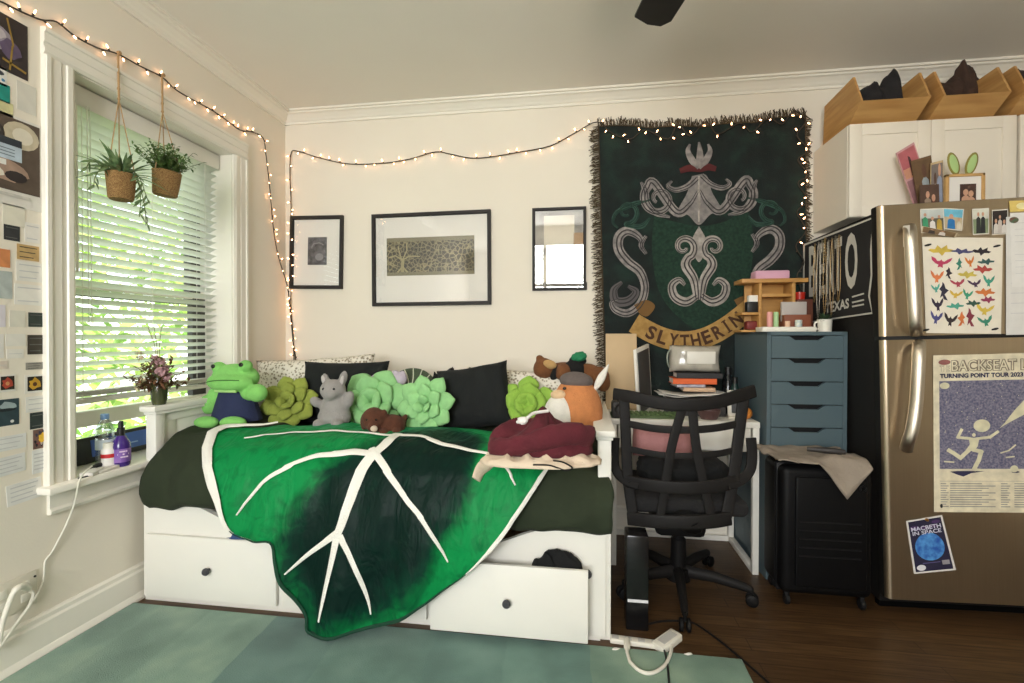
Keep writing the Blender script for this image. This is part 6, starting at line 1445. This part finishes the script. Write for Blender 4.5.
a, b = ony(945, 175, 2.48), ony(983.5, 215, 2.48); t = thing('rabbit_ear_frame', 'pale wooden photo frame with green rabbit ears on the refrigerator top', 'photo frame', ((a.x+b.x)/2, 2.48, FT+.0)); W = b.x-a.x; H = a.z-FT
PINE = mat('pale_pine', (208, 168, 108), .5, vs=6, col2=(190, 148, 90)); g = G(); f = .012
g.bx(-W/2, -W/2+f, -.01, .01, 0, H, .002); g.bx(W/2-f, W/2, -.01, .01, 0, H, .002); g.bx(-W/2, W/2, -.01, .01, H-f, H, .002); g.bx(-W/2, W/2, -.01, .01, 0, f, .002); g.build('frame', PINE, t)
g = G(); g.bx(-W/2+.005, W/2-.005, -.002, .004, .005, H-.005); g.build('mat_board', MATB, t, smooth=False)
hx = (958-945)*scl(a)-W/2; hx2 = (972-945)*scl(a)-W/2; zt_ = H-(185-175)*scl(a); g = G(); g.mi = 0
g.bx(hx, hx2, -.0045, -.002, .03, zt_); g.build('photo', mat('dark_photo', (74, 52, 44), .5), t, smooth=False)
g = G()
for x, z in ((.35, .62), (.68, .55)): g.ell((hx+(hx2-hx)*x, -.0045, .03+(zt_-.03)*z), (.011, .0015, .015), sub=2); g.ell((hx+(hx2-hx)*x, -.0045, .03+(zt_-.03)*z-.035), (.018, .0012, .022), sub=2)
g.build('photo_faces', mat('photo_skin', (196, 152, 124), .6), t)
for px, py, an in ((953.5, 164, -14), (971.5, 164, 17)):
    c = ony(px, py, 2.48)-t.location; g = G(); g.ell(c, (5.2*scl(a), .004, 12*scl(a)), (0, R(an), 0), sub=3); e = g.build('ear', mat('olive_felt', (138, 128, 62), .9), t)
    g = G(); g.ell(c+Vector((0, -.0035, 0)), (3.6*scl(a), .002, 9.6*scl(a)), (0, R(an), 0), sub=3); g.build('inner_ear', mat('mint_felt', (170, 198, 130), .9), e)

# ================================================================== suitcase and what lies on it
SX0, SX1, SY0, SY1, SZ0, SZ1 = .882, 1.262, 2.285, 2.515, .055, .632
SUI = mat('suitcase_shell', (9, 9, 10), .5, spec=.18, var=.1); SUI2 = mat('suitcase_trim', (18, 18, 19), .5, spec=.3)
su = thing('suitcase', 'black hard shell suitcase standing in front of the blue drawers', 'suitcase', ((SX0+SX1)/2, (SY0+SY1)/2, 0)); W, D = SX1-SX0, SY1-SY0
g = G(); g.box((0, 0, (SZ0+SZ1)/2), (W, D, SZ1-SZ0), .035, seg=5); g.build('shell', SUI, su)
g = G(); g.box((.01, -D/2-.004, (SZ0+SZ1)/2), (W-.09, .016, SZ1-SZ0-.09), .022, seg=4); g.build('front_panel', SUI, su)
g = G()
for i in range(5): g.tube([(-W/2+.07, -D/2-.013, .24+.038*i), (W/2-.06, -D/2-.013, .24+.038*i)], .0035, 6)
g.build('front_rib', SUI2, su)
g = G(); q_ = [(-W/2+.02, -D/2+.03), (W/2-.02, -D/2+.03)]; g.box((0, -D/2+.055, (SZ0+SZ1)/2), (W+.006, .012, SZ1-SZ0+.006), .006); g.box((0, -D/2+.075, (SZ0+SZ1)/2), (W+.004, .004, SZ1-SZ0+.004)); g.build('zip_band', SUI2, su)
g = G(); g.lathe([(.014, .002), (.014, -.003), (.009, -.003), (.009, .002)], 18, (W/2-.055, -D/2-.013, SZ1-.085), Matrix.Rotation(PI/2, 4, 'X')); g.build('badge', mat('badge_grey', (84, 84, 84), .3, metal=.6), su)
for x in (-W/2+.035, W/2-.035):
    for y in (-D/2+.03, D/2-.03):
        g = G(); g.tube([(x, y, .06), (x, y, .04)], .012, 8); g.lathe([(0, -.01), (.02, -.01), (.024, -.006), (.024, .006), (.02, .01), (0, .01)], 16, (x, y, .0245), Matrix.Rotation(PI/2, 4, 'Y')); g.build('wheel', SUI2, su)
g = G(); g.tube(smoothpath([(-.08, .02, SZ1), (-.07, .02, SZ1+.02), (.07, .02, SZ1+.02), (.08, .02, SZ1)]), .008, 8); g.build('carry_handle', SUI2, su)
JK = mat('taupe_cloth', (146, 134, 120), .9, var=.08, vs=12, bump=.3, bs=90)
jo = Vector(((SX0+SX1)/2, (SY0+SY1)/2, SZ1+.024))
g = G()
def jk(u, v):
    x = (u-.5)*.375-.024; y = (v-.5)*.285-.01
    x += .03*nz(y*7, 1, 2); y += .025*nz(x*7, 3, 1)
    z = .020*nz(x*9, y*9, 5)+.012*nz(x*20, y*20, 3)+.012
    over = max(0, abs(y)-D/2-.0)
    if y < -D/2+.01:
        f = max(0, 1-abs(x-.065)/.11); z -= (-(D/2-.01)-y)*(.25+3.2*f); y = max(y, -D/2-.03)
    ex = max(0, x-W/2-.01, -x-W/2+.0); z -= ex*.3
    return (x, y, z)
g.grid(jk, 46, 30); o = g.build('taupe_jacket', JK, loc=jo, angle=180); q = o.modifiers.new('t', 'SOLIDIFY'); q.thickness = .006; q.offset = 1
tag(o, 'taupe jacket thrown over the top of the black suitcase', 'jacket')
a, b = jo+Vector((-.045, -.02, .034)), jo+Vector((.10, -.055, .032)); g = G(); g.tube([a-a, (b-a)*.3, (b-a)*.7, b-a], [.010, .012, .015, .011], 10, flat=.7); tag(g.build('hair_straightener', mat('dark_taupe', (46, 42, 40), .5), loc=a), 'dark hair tool lying on the taupe jacket', 'hair tool')

# ================================================================== floor things near the bed end
a = onz(636, 631, 0); h = ony(636, 536, a.y).z
t = thing('slim_box', 'slim black box with a white stripe standing on the floor beside the bed', 'box', (a.x+.005, a.y+.05, 0)); k = scl(a)
g = G(); g.box((0, 0, h/2), (22*k, .10, h), .006); g.build('case', mat('gloss_case', (18, 18, 19), .25), t)
zs_ = ony(636, 601, a.y).z; g = G(); g.box((.002, -.0505, zs_), (20*k, .003, 3*k), .001); g.build('white_stripe', mat('stripe_white', (220, 220, 222), .4), t)
def floorpath(pts, z): return smoothpath([onz(x, y, z) for x, y in pts], 6)
a, b = onz(610, 636, .02), onz(663, 643, .02); d = (b-a).normalized(); an = math.atan2(d.y, d.x)
t = thing('power_strip', 'white power strip on the wooden floor at the end of the bed', 'power strip', ((a.x+b.x)/2, (a.y+b.y)/2, 0), (0, 0, an))
g = G(); g.box((0, 0, .010), ((b-a).length, .035, .020), .005); g.build('strip_body', WPL, t)
for i in range(4): g = G(); g.box((-.08+.05*i, 0, .0205), (.026, .024, .002), .001); g.build('socket', mat('socket_grey', (190, 188, 182), .5), t)
a, b = onz(655, 643, .03), onz(673, 633, .03); d = b-a; t = thing('power_adapter', 'white plug adapter at the right end of the power strip', 'adapter', ((a.x+b.x)/2+.012, (a.y+b.y)/2, .0), (0, 0, math.atan2(d.y, d.x)))
g = G(); g.box((0, 0, .018), (.12, .055, .03), .006, (0, R(-6), 0)); g.build('adapter_body', WPL, t); g = G(); g.box((.0, 0, .0340), (.08, .034, .001), 0, (0, R(-6), 0)); g.build('adapter_face', mat('socket_grey', (190, 188, 182), .5), t)
g = G(); o = onz(627, 640, .03); pts = floorpath([(627, 640), (627, 652)], .02)+floorpath([(630, 662), (640, 671), (652, 673), (664, 666), (670, 655), (671, 645), (664, 640)], .019); g.tube([p-o for p in pts], [.012]*5+[.0062]*(len(pts)-5), 8); tag(g.build('white_cable', WPL, loc=o), 'thick white cable looping from the power strip onto the rug corner', 'cable')
g = G(); o = onz(660, 637, .01); g.tube([p-o for p in floorpath([(660, 642), (664, 650), (667, 662), (669, 683), (669, 700)], .017)], .004, 6); tag(g.build('black_cable', BLACK, loc=o), 'black cable running from the adapter across the rug corner', 'cable')
g = G(); o = onz(650, 622, .005); g.tube([p-o for p in floorpath([(648, 624), (665, 621), (690, 622), (705, 630), (725, 645), (745, 662), (770, 684), (780, 695)], .005)], .0042, 6); tag(g.build('black_cable', BLACK, loc=o), 'black cable curving over the wooden floor past the rug', 'cable')
for px, py, lab in ((616, 651, 'white paper scrap on the floor by the power strip'), (688, 656, 'white scrap at the edge of the rug under the chair')):
    c = onz(px, py, .004); g = G(); g.ell((0, 0, .005), (.018, .009, .006), (0, 0, .3), sub=2, nz=.4, nf=3, seed=px); tag(g.build('paper_scrap', PAPER, loc=c), lab, 'scrap', 'white scraps on the floor')

# ================================================================== ceiling fan (only one blade tip is in view)
FC = Vector((.42, 1.30, 2.44)); fan = thing('ceiling_fan', 'dark ceiling fan with one black blade tip in view at the top', 'ceiling fan', FC)
BZ = mat('dark_bronze', (34, 28, 24), .4, metal=.5); g = G(); g.lathe([(0, -.09), (.08, -.085), (.11, -.05), (.115, .02), (.08, .06), (.02, .075), (.02, .20), (.06, .22), (.07, .28), (0, .28)], 28); g.build('motor_housing', BZ, fan)
g = G(); g.lathe([(.05, -.09), (.05, -.13), (.10, -.16), (.12, -.20), (.11, -.205), (.09, -.165), (.04, -.14)], 28); g.build('lamp_collar', BZ, fan)
a, b, c, d = onz(640, 2, 2.44), onz(636, 24, 2.44), onz(661, 20, 2.44), onz(674, 2, 2.44)
mid = (b+c)/2-FC; ang = math.atan2(mid.y, mid.x); Lb = mid.length
for i in range(5):
    t_ = ang+i*2*PI/5; g = G(); m = Matrix.Rotation(t_, 4, 'Z')
    g.prism([(.18, -.05), (Lb*.6, -.072), (Lb*.94, -.075), (Lb, -.05), (Lb+.01, .0), (Lb*.985, .06), (Lb*.6, .07), (.18, .05)], lambda a, b, d: m @ Vector((a, b, d+b*.2)), -.004, .004); bl_ = g.build('blade', mat('black_blade', (20, 17, 15), .5), fan, smooth=False)
    g = G(); g.tube([m @ Vector((.10, 0, -.01)), m @ Vector((.22, 0, -.008))], .016, 8, flat=.4); g.build('blade_arm', BZ, bl_)
for x in (-.04, .05): g = G(); g.tube([(x, -.02, -.09), (x, -.02, -.32)], .0015, 5); g.lathe([(0, -.36), (.006, -.355), (.005, -.32), (0, -.318)], 10, (x, -.02, 0)); g.build('pull_chain', GLD, fan)
